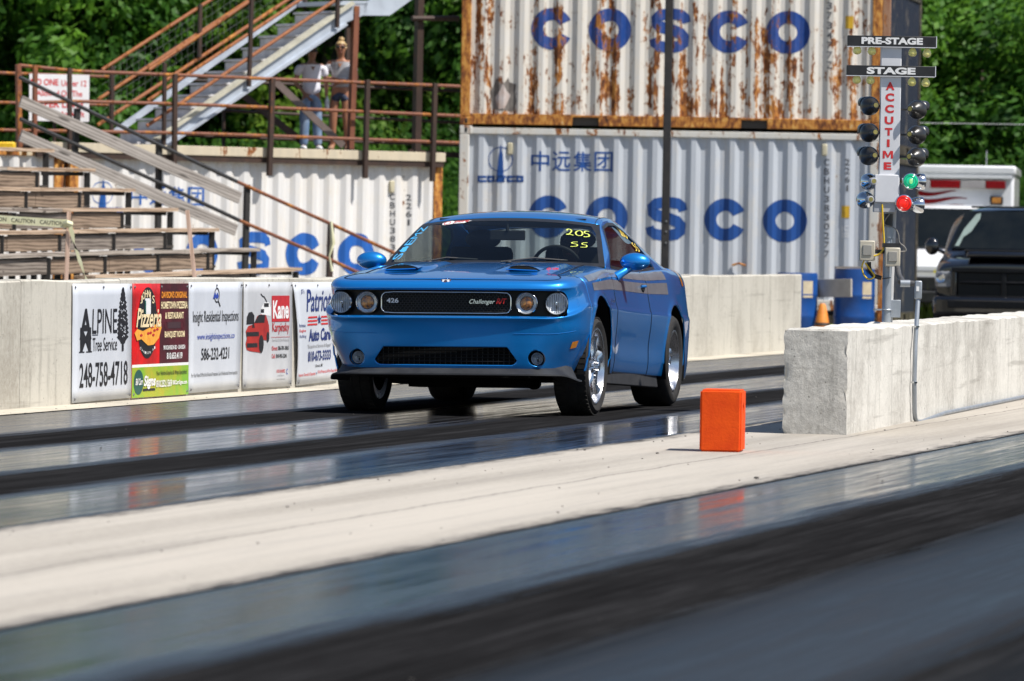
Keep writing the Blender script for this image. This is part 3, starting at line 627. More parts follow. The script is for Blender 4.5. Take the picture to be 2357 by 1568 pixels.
def quadsign(parent, plane, off, x0, y0, x1, y1, thick=.01, mat=None):
    c = [plane(x0, y1, off), plane(x1, y1 + (x1 - x0) * .02, off), plane(x1 + 1, y0 + (x1 - x0) * .02, off), plane(x0 + 1, y0, off)]
    n = (c[1] - c[0]).cross(c[3] - c[0]).normalized(); MB().prism(c, n * -thick).build('sign_panel', mat, parent)
    def put(shape, bx, mt, layer=1, name='sign_lettering'):
        V, Fc = shape; G = []
        for a, b in V:
            u = bx[0] + (bx[2] - bx[0]) * a; v = 1 - (bx[3] + (bx[1] - bx[3]) * b)
            p = (c[0] * (1 - u) + c[1] * u) * (1 - v) + (c[3] * (1 - u) + c[2] * u) * v; G.append(p + n * (.003 * layer))
        return MB().add(G, Fc).build(name, mt, parent, smooth=0)
    return put
SW = pm('white_sign_board', (.72, .72, .73), (.64, .64, .65), 4, rough=.45); SRED = pm('red_sign_print', (.62, .02, .025), (.5, .03, .03), 30, rough=.5)
put = quadsign(sg_, onL, -2.1, 67, 170, 205, 278, mat=SW)
put(text2d('NO ONE', .025), (.02, .10, .48, .24), SRED); put(text2d('Under 12', .012), (.53, .12, .95, .25), SRED); put(text2d('Allowed On The', .012), (.12, .34, .88, .47), SRED); put(text2d('UPPER LEVEL', .025), (.06, .56, .94, .71), SRED); put(text2d('Without An Adult', .012), (.10, .78, .92, .90), SRED)
# staircase
st = thing('metal_staircase', 'grey steel staircase with rusty handrails climbing from the platform to the upper right', 'staircase')
NO, FO = -.25, -1.30
def strip(P, off, th, nm, mt, plane=onL): 
    pts = [plane(x, y, off) for x, y in P]; return MB().prism(pts, Ln * -th).build(nm, mt, st)
strip([(806, 8), (845, 8), (845, 32), (797, 52), (377, 338), (362, 322)], NO, .06, 'stringer', GALV)
strip([(812, 3), (818, 9), (366, 324), (361, 318)], NO + .05, .12, 'stringer_flange', pm('cream_flange', (.55, .53, .42), (.42, .40, .32), 8), )
strip([(797, 52), (801, 58), (380, 344), (376, 338)], NO + .04, .1, 'stringer_flange', GALV)
strip([(690, -4), (712, -4), (285, 300), (262, 300)], FO, .05, 'stringer', GALV)
for k in range(14):
    xr, yr = 762 - 40.5 * (k - .0), 27.5 + 27.4 * k; A = onL(xr, yr, NO - .07); B = A - Ln * 1.0; st_d = Ld
    MB().bar(A + Ld * .12, B + Ld * .12, .26, .03, up=(0, 0, 1)).build('tread', GALVD, st)
    if k < 13: MB().bar(A - Vector((0, 0, .095)) + Ld * .03, B - Vector((0, 0, .095)) + Ld * .03, .008, .135).build('riser', GALVD, st)
for x1, y1, x2, y2, off in ((235, 161, 560, -49, FO), (225, 230, 620, -30, FO), (225, 288, 700, -25, FO), (343, 161, 640, -42, NO + .03), (340, 232, 740, -33, NO + .03), (338, 290, 830, -38, NO + .03)):
    MB().tube([onL(x1, y1, off), onL(x2, y2, off)], .026, 8).build('handrail', ORUST, st)
for x1, y1, x2, y2, off in ((580, -20, 573, 200, NO + .06), (778, -20, 776, 64, NO + .06), (379, 145, 377, 345, NO + .06), (461, 10, 459, 132, FO + .03), (258, 152, 257, 300, FO + .03), (706, -20, 700, 20, FO + .03)):
    MB().bar(onL(x1, y1, off), onL(x2, y2, off), .05, .05).build('stair_post', DRUST, st, bevel=.004)
wm = MB()
for k in range(26):
    x = 250 + k * 14; wm.tube([onL(x, 300 - (x - 225) * .64 - 5, FO), onL(x, 161 - (x - 235) * .645, FO)], .0014, 3)
for k in range(6):
    wm.tube([onL(235, 175 + k * 20, FO), onL(640, 175 + k * 20 - 405 * .645, FO)], .0016, 3)
wm.build('wire_mesh', pm('thin_wire', (.3, .32, .3), metal=.5), st)
strip([(775, 2), (846, 2), (846, 12), (775, 12)], NO, 1.1, 'landing', GALV)
strip([(838, 10), (868, -8), (958, -8), (897, 36), (838, 36)], NO, .06, 'upper_stringer', GALV)
strip([(790, 52), (800, 52), (822, 50), (822, 62), (790, 66)], NO - .1, .9, 'landing_beam', DRUST)
MB().bar(onL(819, 14, NO - .02), onL(806, 352, NO - .02), .085, .085).build('support_column', RUST, st, bevel=.006)
MB().bar(onL(800, 60, -1.2), onL(797, 352, -1.2), .06, .06).build('support_column', DRUST, st)
MB().bar(onL(634, 188, -.1), onL(790, 336, -.1), .02, .10).build('brace', pm('brown_grey_steel', (.15, .11, .10), (.10, .08, .07), 5), st)
MB().bar(onL(560, 220, -1.25), onL(700, 330, -1.25), .02, .10).build('brace', DRUST, st)
fr = thing('post_frame', 'tall black steel post with a cross beam between the platform and the container stack', 'post')
MB().bar(onL(966, -20, -1.6), onL(958, 360, -1.6), .10, .10).build('upright', DRUST, fr)
MB().tube([onL(948, 42.5, -1.5), onL(1056, 42.5, -1.5)], .04, 8).build('cross_beam', DRUST, fr)
MB().bar(onL(940, 350, -1.6), onL(1060, 358, -1.6), .05, .08).build('cross_beam', DRUST, fr)
# ------------------------------------------------------------------ bleachers
bl = thing('bleachers', 'weathered wooden bleacher benches on black steel frames behind the barrier wall', 'bleachers')
UE = 72.4; TILT = .0105
def BP(u, v, z): return UV(u, v, z - TILT * (UE - u))
rows = [(-19.62 - .555 * k, .885 + .243 * k) for k in range(7)]
rw = random.Random(8)
BLACKST = pm('black_frame_steel', (.012, .011, .011), (.02, .018, .017), 8, rough=.7)
for k, (v, z) in enumerate(rows):
    u = UE + rw.uniform(-.05, .05); n = 0
    while u > 64:
        l = rw.uniform(3.4, 5.2); m = MB(); pts = 9; vs = []
        for i in range(pts):
            uu = u - l * i / (pts - 1); dz = .012 * noise.noise(Vector((uu * .8, v * 3, 1))) ; th = .042 + .006 * noise.noise(Vector((uu * 2, v, 9)))
            for dv, dzz in ((.10, 0), (.10, -th), (-.15, -th), (-.15, 0)): vs.append(BP(uu, v + dv, z + dz + dzz))
        m.add(vs, [(4 * i + j, 4 * i + (j + 1) % 4, 4 * i + 4 + (j + 1) % 4, 4 * i + 4 + j) for i in range(pts - 1) for j in range(4)] + [(0, 1, 2, 3), tuple(4 * (pts - 1) + j for j in (3, 2, 1, 0))])
        m.build('seat_board', rw.choice([WT, WG3, WT]), bl, smooth=0); u -= l + .012
    if k < 6:
        u = UE - 2.15 + rw.uniform(-.1, .1)
        while u > 63:
            l = rw.uniform(1.9, 2.4); MB().bar(BP(u, v + .045, z - .150), BP(u - l, v + .045, z - .155 + rw.uniform(-.008, .008)), .035, .175).build('riser_board', rw.choice([WB, WG2, WB, WG2]), bl); u -= l + .02
        MB().bar(BP(UE - 1.0, v - .34, z - .235), BP(63, v - .34, z - .235), .26, .03).build('foot_board', WG3, bl)
for j in range(5):
    uf = UE - .18 - 2.16 * j; fm = MB()
    for k, (v, z) in enumerate(rows):
        a = BP(uf, v + .055, z - .05); fm.bar((a.x, a.y, 0), a, .075, .075)
        if k: fm.bar(BP(uf, rows[k - 1][0], rows[k - 1][1] - .07), BP(uf, v, rows[k - 1][1] - .07), .05, .05)
    fm.build('support_frame', BLACKST, bl)
tag(MB().bar(at(-40, 336, 77.5), at(35, 336, 77.5), .3, .1).build('yellow_pad', pm('yellow_vinyl', (.80, .50, .01), (.7, .42, .01), 9, rough=.5), bevel=.02), 'small bright yellow pad on the top bleacher row at the left edge', 'pad')
# stair handrail with loose boards
hr = thing('ramp_handrail', 'black and rusty pipe handrail with two long grey planks sloping down to the right', 'handrail')
def onH(x, y, off=0): return onL(x, y, 1.6 + off)
for P in (((45, 178), (172, 246)), ((45, 274), (172, 334))): pass
BP_ = pm('black_painted_pipe', (.018, .018, .02), (.03, .03, .032), 9, rough=.5)
for n_, P in enumerate((((45, 178), (365, 333), (545, 418)), ((46, 274), (365, 420), (550, 507)))):
    MB().tube([onH(x, y) for x, y in P], .027, 8).build('pipe', BP_, hr)
MB().tube([onH(x, y) for x, y in ((545, 418), (760, 515), (908, 583))], .025, 8).build('rusty_pipe', RUST, hr); MB().tube([onH(x, y) for x, y in ((550, 507), (760, 598), (905, 665))], .025, 8).build('rusty_pipe', RUST, hr)
for x1, y1, x2, y2 in ((178, 250, 172, 360), (366, 333, 362, 660), (569, 425, 563, 660), (762, 515, 757, 660)):
    MB().bar(onH(x1, y1, -.05), onH(x2, y2, -.05), .07, .07).build('post', BLACKST if x1 < 700 else DRUST, hr)
for A, B in (((47, 221), (552, 468)), ((47, 300), (543, 542))):
    p1, q1 = onH(A[0], A[1] + 12, .05), onH(B[0], B[1] - 12, .05); lgt = (q1 - p1).length; o = MB().box((lgt / 2, 0, 0), (lgt, .04, .155)).build('plank', WG1, hr)
    x = (q1 - p1).normalized(); y = Vector((0, 0, 1)).cross(x).normalized(); z = x.cross(y); o.matrix_local = Matrix(((x.x, y.x, z.x, p1.x), (x.y, y.y, z.y, p1.y), (x.z, y.z, z.z, p1.z), (0, 0, 0, 1)))
# stakes and caution tape
for x1, y1, x2, y2, lab in ((159, 487, 150, 645, 'pinkish wooden stake with caution tape knotted round its top, behind the barrier wall'), (431, 484, 455, 645, 'leaning pinkish wooden stake without tape, behind the barrier wall')):
    p1, q1 = at(x2, y2 + 60, 62), at(x1, y1, 62); o = MB().bar(p1, q1, .055, .04).build('wooden_stake', WP_); tag(o, lab, 'stake')
tp = thing('caution_tape', 'faded yellow caution tape stretched to the left stake and hanging down', 'tape')
def tapepart(P, wd, nm, twist=False):
    pts = [at(x, y, 61.95 + .0 * i) for i, (x, y) in enumerate(P)]; vs = []
    for i, p in enumerate(pts):
        d = Vector((0, 0, 1)) if not twist else Vector((math.cos(i * 1.1), 0, .25 + .3 * abs(math.sin(i * 1.1)))).normalized()
        vs += [p + d * wd / 2, p - d * wd / 2]
    MB().add(vs, [(2 * i, 2 * i + 1, 2 * i + 3, 2 * i + 2) for i in range(len(pts) - 1)]).build(nm, pm('faded_yellow_tape', (.70, .69, .48), (.60, .58, .36), 12), tp, smooth=60)
tapepart([(-60, 500), (0, 505), (60, 509), (120, 513), (156, 515)], .085, 'tape_run')
tapepart([(160, 517), (168, 545), (176, 575), (184, 602), (193, 630), (200, 650)], .05, 'tape_tail', True)
MB().tube([at(150, 516, 61.94), at(155, 513, 61.9), at(163, 516, 61.94)], .035, 6).build('tape_knot', MC['faded_yellow_tape'], tp)
tt = MB(); V, Fc = text2d('CAUTION   CAUTION   CAUTION', .02); A, B = at(-40, 502, 61.93), at(146, 515, 61.93)
tt.add([A.lerp(B, a) + Vector((0, 0, -.022 + .044 * b)) for a, b in V], Fc).build('tape_lettering', pm('dark_print', (.05, .05, .04)), tp, smooth=0)
tag(MB().tube([at(762, 510, 74), at(766, 560, 74), at(758, 590, 74), at(764, 625, 74)], [.02, .035, .012, .02], 6).build('tied_tape', MC['faded_yellow_tape']), 'strip of yellow tape tied round the rusty handrail post left of the car', 'tape')
# ------------------------------------------------------------------ the blue coupe (x forward, y to its left, z up; origin under the front axle)
CYAW = R(12.0); CRZ = math.atan2(-math.cos(CYAW), -math.sin(CYAW)); CAR = UV(41.9 - .97, -9.985) + Vector((math.sin(CYAW), math.cos(CYAW), 0)) * .97; LIFT = R(1.95)
car = thing('muscle_car', 'metallic blue two door muscle car in the left lane, yellow 205 SS on its windshield', 'car', CAR, CRZ)
PM = Matrix.Translation((-2.95, 0, .35)) @ Matrix.Rotation(-LIFT, 4, 'Y') @ Matrix.Rotation(R(.7), 4, 'X') @ Matrix.Translation((2.95, 0, -.35))
def lerp(a, b, t): return a + (b - a) * t
def curve(tab):
    xs = [p[0] for p in tab]; ys = [p[1] for p in tab]; n = len(xs)
    d = [(ys[i + 1] - ys[i]) / (xs[i + 1] - xs[i]) for i in range(n - 1)]
    m = [d[0]] + [0 if d[i - 1] * d[i] <= 0 else 2 * d[i - 1] * d[i] / (d[i - 1] + d[i]) for i in range(1, n - 1)] + [d[-1]]
    def f(x):
        if x <= xs[0]: return ys[0]
        if x >= xs[-1]: return ys[-1]
        i = max(k for k in range(n - 1) if xs[k] <= x); h = xs[i + 1] - xs[i]; t = (x - xs[i]) / h
        return (1 + 2 * t) * (1 - t) ** 2 * ys[i] + t * (1 - t) ** 2 * h * m[i] + t * t * (3 - 2 * t) * ys[i + 1] + t * t * (t - 1) * h * m[i + 1]
    return f
def sstep(a, b, x): t = min(1, max(0, (x - a) / (b - a))); return t * t * (3 - 2 * t)
def panel(fn, s0, s1, t0, t1, ns, nt, sdfs=(), mirror=False, off=0.0, close=False, sfn=None):
    """grid fn(s, t) -> Vector, clipped where any sdf(p, s, t) < 0; exact cut edges"""
    P = {}; V = []; Fc = []
    def vert(key, s, t):
        if key not in P:
            p = fn(s, t)
            if off:
                e = 1e-3; a = fn(s + e, t) - fn(s - e, t); b = fn(s, t + e) - fn(s, t - e); n = a.cross(b)
                if n.length > 0: p = p + n.normalized() * (off * (1 if (s1 > s0) == (t1 > t0) else -1))
            P[key] = len(V); V.append(p)
        return P[key]
    def val(s, t):
        if not sdfs: return 1
        p = fn(s, t); return min(f(p, s, t) for f in sdfs)
    S = [s0 + (s1 - s0) * i / ns for i in range(ns + 1)]; T = [t0 + (t1 - t0) * j / nt for j in range(nt + 1)]
    D = [[val(s, t) for t in T] for s in S]; cr = {}
    def cross(a, b):
        k = (min(a, b), max(a, b))
        if k not in cr:
            (i, j), (i2, j2) = k; lo, hi = (S[i], T[j]), (S[i2], T[j2]); dl = D[i][j]
            for _ in range(14):
                mid = ((lo[0] + hi[0]) / 2, (lo[1] + hi[1]) / 2)
                if (val(*mid) > 0) == (dl > 0): lo = mid
                else: hi = mid
            cr[k] = vert(('x',) + k, *lo)
        return cr[k]
    for i in range(ns):
        for j in range(nt):
            q = [(i, j), (i + 1, j), (i + 1, j + 1), (i, j + 1)]; ins = [D[a][b] > 0 for a, b in q]
            if not any(ins): continue
            if all(ins): Fc.append(tuple(vert(c, S[c[0]], T[c[1]]) for c in q)); continue
            out = []
            for k in range(4):
                a, b = q[k], q[(k + 1) % 4]
                if ins[k]: out.append(vert(a, S[a[0]], T[a[1]]))
                if ins[k] != ins[(k + 1) % 4]: out.append(cross(a, b))
            out = [v for n_, v in enumerate(out) if v != out[n_ - 1]]
            if len(out) > 2: Fc.append(tuple(out))
    if mirror: V = [Vector((v.x, -v.y, v.z)) for v in V]
    return V, Fc
def cpart(name, geo, mat, parent=None, flip=False, thick=0, smooth=35, merge=True):
    m = MB(); V, Fc = geo; m.add(V, [tuple(reversed(f)) for f in Fc] if flip else Fc)
    o = m.build(name, mat, parent or car, smooth=smooth, merge=merge)
    if thick:
        s = o.modifiers.new('s', 'SOLIDIFY'); s.thickness = thick; s.offset = -1
    if parent is None: o.matrix_local = PM
    return o
def mpart(name, mb, mat, parent=None, smooth=35, bevel=0):
    o = mb.build(name, mat, parent or car, smooth=smooth, bevel=bevel)
    if parent is None: o.matrix_local = PM
    return o
wid = curve([(-4.05, .82), (-3.9, .88), (-3.6, .94), (-3.2, .957), (-2.95, .962), (-2.5, .953), (-2.0, .944), (-1.5, .938), (-.9, .942), (-.4, .952), (0, .960), (.42, .953), (.8, .90)])
zsh = curve([(-4.05, 1.0), (-3.6, 1.035), (-3.0, 1.03), (-2.5, 1.01), (-2.0, .985), (-1.5, .975), (-.6, .962), (0, .915), (.42, .872), (.9, .83)])
SIDE = [(-.05, .17), (-.03, .22), (-.012, .32), (-.006, .42), (0, .52), (.004, .60), (.006, .665), (-.004, .70), (-.018, .745), (-.030, .79), (-.045, .835), (-.085, .872), (-.15, .888), (-.235, .893)]
FRONT = [(-.10, .165), (-.05, .20), (-.030, .275), (-.016, .37), (-.004, .46), (.010, .53), (.026, .563), (-.012, .583), (-.03, .67), (-.012, .757), (0, .775), (-.008, .800), (-.035, .824), (-.080, .838)]
ko = [curve([(k, v[0]) for k, v in enumerate(SIDE)]), curve([(k, v[0]) for k, v in enumerate(FRONT)])]
kz = [curve([(k, v[1]) for k, v in enumerate(SIDE)]), curve([(k, v[1]) for k, v in enumerate(FRONT)])]
def flare(x, z):                               # wheel arch lips
    o = 0
    for cx in (0, -2.95):
        d = math.hypot(x - cx, z - .36); o += .008 * math.exp(-((d - .405) / .035) ** 2) * (1 if z > .3 else 0)
    return o
def side(x, t):                                # left side shell
    z = kz[0](t)
    if z > .70: z = .70 + (z - .70) * (zsh(x) - .70) / (.872 - .70)
    y = wid(x) + ko[0](t) * (1 if x > -3.6 else lerp(1, .7, (-3.6 - x) / .45))
    y -= .012 * math.exp(-((z - .43) / .12) ** 2) * sstep(-.4, -.9, x) * sstep(-2.7, -2.1, x)      # door sculpting
    return Vector((x, y + flare(x, z), z))
# nose plan curve
PL = [(.97, 0), (.967, .2), (.955, .42), (.93, .62), (.885, .77), (.815, .862), (.70, .918), (.56, .944), (.42, .953)]
def plan_samples():
    pts = []; P = [(.97, -.2)] + PL + [(.28, .957)]
    for i in range(1, len(P) - 2):
        for k in range(20):
            t = k / 20; a, b, c, d = P[i - 1], P[i], P[i + 1], P[i + 2]
            pts.append(tuple(.5 * (2 * b[q] + (c[q] - a[q]) * t + (2 * a[q] - 5 * b[q] + 4 * c[q] - d[q]) * t * t + (3 * b[q] - a[q] - 3 * c[q] + d[q]) * t ** 3) for q in (0, 1)))
    pts.append(PL[-1]); L_ = [0]
    for a, b in zip(pts, pts[1:]): L_.append(L_[-1] + math.hypot(b[0] - a[0], b[1] - a[1]))
    return pts, L_
PP, PLn = plan_samples(); ARC = PLn[-1]
def plan(a):                                   # a = arc length from the centre, sign = side
    s = abs(a); s = min(s, ARC)
    import bisect
    i = min(max(bisect.bisect_right(PLn, s) - 1, 0), len(PP) - 2); t = (s - PLn[i]) / (PLn[i + 1] - PLn[i])
    p = (lerp(PP[i][0], PP[i + 1][0], t), lerp(PP[i][1], PP[i + 1][1], t)); i0, i1 = max(0, i - 3), min(len(PP) - 1, i + 4)
    dx, dy = PP[i1][0] - PP[i0][0], PP[i1][1] - PP[i0][1]
    if s < .03: dx, dy = 0, 1
    l = math.hypot(dx, dy); n = (dy / l, -dx / l); sg = -1 if a < 0 else 1
    return (p[0], p[1] * sg), (n[0], n[1] * sg)
def front(a, t):
    (x, y), n = plan(a); b = sstep(.80, ARC, abs(a))
    o = lerp(ko[1](t), ko[0](t), b)
    zs = kz[0](t); zs = zs if zs < .7 else .7 + (zs - .7) * (zsh(.42) - .70) / .172
    z = lerp(kz[1](t), zs, sstep(.72, ARC, abs(a)))
    ky = 1 - .085 * sstep(.52, .16, z) * sstep(.5, .85, abs(a)); y *= ky; x -= .05 * (1 - ky) / .085 * sstep(.6, .95, abs(a)) * sstep(.5, .75, x)
    # the leading edge dips to a soft point in the middle
    p = Vector((x + n[0] * o, y + n[1] * o, z)); p.y += (flare(p.x, z) if abs(a) > .9 else 0) * (1 if a > 0 else -1)
    return p
def rrect(x, y, hw, hh, r): dx, dy = abs(x) - hw + r, abs(y) - hh + r; return math.hypot(max(dx, 0), max(dy, 0)) + min(max(dx, dy), 0) - r
arch_f = lambda p, s, t: math.hypot(p.x, p.z - .36) - .395
arch_r = lambda p, s, t: math.hypot(p.x + 2.95, p.z - .36) - .405
slot = lambda p, s, t: rrect(s, p.z - .670, .925, .092, .085)
lowg = lambda p, s, t: max(rrect(s, p.z - .292, .53, .064, .055), abs(s) - .55 + (p.z - .23) * .75)
fog = lambda p, s, t: math.hypot(abs(p.y) - .655, p.z - .280) - .056
def paint():
    m, t, p, N, L = nodes('metallic_blue_paint'); v = coordmap(t, N, L, (1, 1, 1)); fl = noi(N, L, v, 900, 2)
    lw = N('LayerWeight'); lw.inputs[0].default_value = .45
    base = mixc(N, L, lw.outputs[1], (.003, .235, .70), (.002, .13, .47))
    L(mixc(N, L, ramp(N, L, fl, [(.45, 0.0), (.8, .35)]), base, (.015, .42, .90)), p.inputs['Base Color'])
    setp(p, metal=.5, rough=.31, coat=1, coatr=.02, spec=.5); return m
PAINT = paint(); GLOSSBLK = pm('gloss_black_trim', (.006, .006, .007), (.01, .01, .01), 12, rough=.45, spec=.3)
MATBLK = pm('matt_black_plastic', (.02, .02, .021), (.032, .032, .034), 14, rough=.65, spec=.35); DARKGREY = pm('dark_grey_plastic', (.018, .019, .022), (.03, .032, .036), 9, rough=.62, spec=.25)
RUB = pm('tyre_rubber', (.018, .017, .017), (.032, .03, .028), 14, rough=.8, spec=.3)
CHR = pm('chrome', (.82, .83, .85), (.7, .71, .73), 7, rough=.09, metal=1); ALU = pm('polished_aluminium', (.88, .88, .90), (.74, .75, .77), 5, rough=.24, metal=1)
TRIM0 = pm('shut_line_black', (.008, .008, .01), (.012, .012, .014), 9, rough=.7, spec=.2)
VOID = pm('deep_black', (.006, .006, .006), (.01, .01, .01), 5, rough=.9, spec=.1)
# front fascia
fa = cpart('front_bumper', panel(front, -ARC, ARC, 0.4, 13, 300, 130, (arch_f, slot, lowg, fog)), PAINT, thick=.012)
# hood
def edge(a): return front(a, 13)
def zc(x): return curve([(-.6, .992), (-.3, .975), (0, .952), (.4, .917), (.7, .888), (.9, .858)])(x)
zcf = curve([(-.6, 1.012), (-.3, .990), (0, .962), (.4, .917), (.7, .878), (.9, .846)])
def hood(s, q):                                # q 0..1 front to rear, s -1..1
    if q < .5: e = edge(abs(ARC * (q / .5)) + 1e-4)
    else:
        x = lerp(.42, -.56, (q - .5) / .5); e = side(x, 13)
        e.y = lerp(e.y, .70, sstep(.5, 1, q) * .5)
    x = e.x; k = abs(s); y = e.y * s
    top = lerp(zcf(x), e.z, k ** 2.6)
    pw = sstep(.62, .54, abs(y)) * sstep(.50 - .35 * 0, .15, x)
    inner = sstep(.22, .30, abs(y)) * sstep(.66, .60, abs(y)) * sstep(.42, .20, x - .55 * max(0, abs(y) - .3)) * sstep(-.5, -.3, x)
    top += .020 * inner + .006 * sstep(.28, .18, abs(y)) * sstep(.7, .2, x)
    if q >= .5: x += -.0 - .0; x -= .10 * (abs(s) ** 2) * sstep(.75, 1, q)
    return Vector((x, y, top))
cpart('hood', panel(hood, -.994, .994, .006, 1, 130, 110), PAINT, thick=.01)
sc_b = MB(); sc_v = MB(); sc_f = MB()
for sy in (-1, 1):
    def hz(x, y): return zcf(x) - (zcf(x) - side(x, 13).z) * (abs(y) / .72) ** 2.6 + .020
    y0, y1 = sy * .45 - .125, sy * .45 + .125; n = 10; vs = []
    for i in range(n + 1):
        y = y0 + (y1 - y0) * i / n; e = min(1, 3.2 * min(i, n - i) / n) ** .6
        for x, h in ((.46, -.004), (.405, .026 * e), (.30, .022 * e), (-.10, -.006)): vs.append((x, y, hz(x, y) + h))
    sc_b.add(vs, [(4 * i + j, 4 * i + j + 1, 4 * i + 5 + j, 4 * i + 4 + j) for i in range(n) for j in range(1, 3)])
    vs = []
    for i in range(n + 1):
        y = y0 + .012 + (y1 - y0 - .024) * i / n; e = min(1, 3.2 * min(i, n - i) / n) ** .6
        vs += [(.43, y, hz(.43, y) - .002), (.411, y, hz(.411, y) + .022 * e)]
    sc_v.add(vs, [(2 * i, 2 * i + 1, 2 * i + 3, 2 * i + 2) for i in range(n)])
    sc_f.tube([(.45, y0 + .01, hz(.45, y0) + .001), (.45, y1 - .01, hz(.45, y1) + .001)], .004, 6)
mpart('hood_scoop', sc_b, PAINT); mpart('hood_scoop_opening', sc_v, VOID); mpart('scoop_lip', sc_f, PAINT)
ht = MB(); V, Fc = text2d('426 HEMI', .02, .3); ht.add([Vector((.30 - .02 * b, .60 + .09 * a, hz(.3, .62) - .004 + .018 * b)) for a, b in V], Fc); mpart('hood_badge', ht, pm('red_badge', (.65, .02, .02)))
nz = MB()
for y in (-.42, .18): nz.ell((-.36, y, zcf(-.36) + .012), (.02, .025, .012), 10, 6)
mpart('washer_nozzle', nz, MATBLK)
for sg in (-1, 1):
    bs = MB(); bs.tube([front(sg * (.50 + (ARC - .30 - .50) * k / 14), 3.93) for k in range(15)], .0022, 5); mpart('bumper_seam', bs, PAINT)
sm = MB()
sm.tube([front(a, 13) + Vector((0, 0, .0005)) for a in [-ARC + 2 * ARC * k / 80 for k in range(81)]], .0028, 5)
for sg in (-1, 1):
    P_ = [side(.42 - .97 * k / 16, 13) for k in range(17)]; sm.tube([(p.x, sg * (lerp(p.y, .70, sstep(.5, 1, .5 + .5 * k / 16) * .5)), p.z + .001) for k, p in enumerate(P_)], .003, 5)
    for xs_ in (-.618, -1.983): sm.tube([Vector((p.x, sg * p.y, p.z)) for p in [side(xs_, .8 + 10.4 * k / 30) for k in range(31)]], .0034, 5)
mpart('panel_seam', sm, TRIM0)
# sides
for sg, nm in ((1, ''), (-1, '')):
    mir = sg < 0
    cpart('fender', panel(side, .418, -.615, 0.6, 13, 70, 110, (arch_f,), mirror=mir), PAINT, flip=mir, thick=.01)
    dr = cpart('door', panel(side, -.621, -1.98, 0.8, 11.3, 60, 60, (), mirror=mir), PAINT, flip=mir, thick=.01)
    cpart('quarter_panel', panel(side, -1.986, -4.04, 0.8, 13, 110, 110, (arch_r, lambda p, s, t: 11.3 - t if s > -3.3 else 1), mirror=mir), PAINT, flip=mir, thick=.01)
    # stripes along the shoulder
    for k, (ta, tb) in enumerate(((10.05, 11.0), (8.7, 9.75))):
        tf = lambda s, q, ta=ta, tb=tb: side(s, lerp(ta, tb, q) - .9 * sstep(.0, .38, s) * (1 - q) * 0)
        cpart('shoulder_stripe', panel(tf, .30 - .1 * k, -2.75, 0, 1, 90, 6, (), mirror=mir, off=.0022), pm('grey_stripe', (.12, .125, .14), (.16, .165, .18), 8, rough=.35, coat=.6), flip=mir, smooth=60)
    hd = MB(); P = side(-1.80, 9.2); hd.ell((P.x, sg * (P.y + .0), P.z), (.055, .02, .032), 16, 8); mpart('door_handle_cup', hd, MATBLK)
    hb = MB(); hb.tube([(P.x + .06, sg * (P.y + .004), P.z + .012), (P.x, sg * (P.y + .026), P.z + .016), (P.x - .065, sg * (P.y + .004), P.z + .012)], .011, 8); h = mpart('door_handle', hb, PAINT)
    sk = MB(); sk.prism([(-.42, sg * .90, .245), (-2.46, sg * .90, .245), (-2.46, sg * .915, .12), (-.42, sg * .915, .12)], (0, -sg * .08, 0)); mpart('side_skirt', sk, MATBLK, bevel=.01)
    am = MB(); a = front(sg * (ARC - .19), 2.9); b = front(sg * (ARC - .29), 2.9)
    mk = cpart('side_marker', panel(lambda s, t: front(sg * s, t), ARC - .31, ARC - .22, 2.62, 3.12, 8, 4, (), off=.004 * sg), pm('amber_lens', (.75, .28, .02), (.6, .18, .01), 30, rough=.2, coat=1), flip=True, thick=.0)
    # badge script on the fender
    bd = MB(); V, Fc = text2d('426 Hemi', .02, .3); 
    bd.add([Vector((-.30 - .16 * a if sg > 0 else -.46 + .16 * a, sg * (side(-.36, 7).y + .012), .715 + .028 * b)) for a, b in V], Fc); mpart('fender_badge', bd, CHR)
    # arch liner and mirror
    for cx, rr, w0, oy in ((0, .405, .55, .945), (-2.95, .412, .55, .957)):
        ln = MB(); n = 26; vs = []
        for i in range(n + 1):
            a = R(-25 + 230 * i / n); vs += [(cx + rr * math.cos(a), sg * (oy - (.10 * max(0, math.cos(a)) ** .5 * (math.sin(a) < .75) if cx == 0 else 0)), .36 + rr * math.sin(a)), (cx + rr * math.cos(a), sg * w0, .36 + rr * math.sin(a))]
        fs = [(2 * i, 2 * i + 1, 2 * i + 3, 2 * i + 2) for i in range(n)]
        ln.add(vs, fs); ln.add([vs[2 * i + 1] for i in range(n + 1)], [tuple(range(n + 1))]); mpart('wheel_arch_liner', ln, VOID)
    mi = MB(); cx, cy, cz = -1.0, sg * 1.005, 1.035
    mi.ell((cx, cy, cz), (.075, .115, .068), 26, 16)
    for i, v in enumerate(mi.v):
        if v.x < cx - .035: v.x = cx - .035
        if v.z < cz: v.z = cz + (v.z - cz) * (.95)
    mo = mpart('door_mirror', mi, PAINT, smooth=60)
    ms = MB(); ms.tube([(cx + .005, sg * .97, cz - .04), (cx + .06, sg * .925, cz - .08), (cx + .14, sg * .875, cz - .125)], [.032, .028, .04], 14); s_ = mpart('mirror_arm', ms, PAINT)
    mg = MB(); mg.lathe([(0, 0), (1, 0)], (0, 0, 0), (1, 0, 0), 20); mg.v = [Vector((cx - .037, cy + v.y * .1, cz + v.z * .058)) for v in mg.v]; mpart('mirror_glass', mg, CHR)
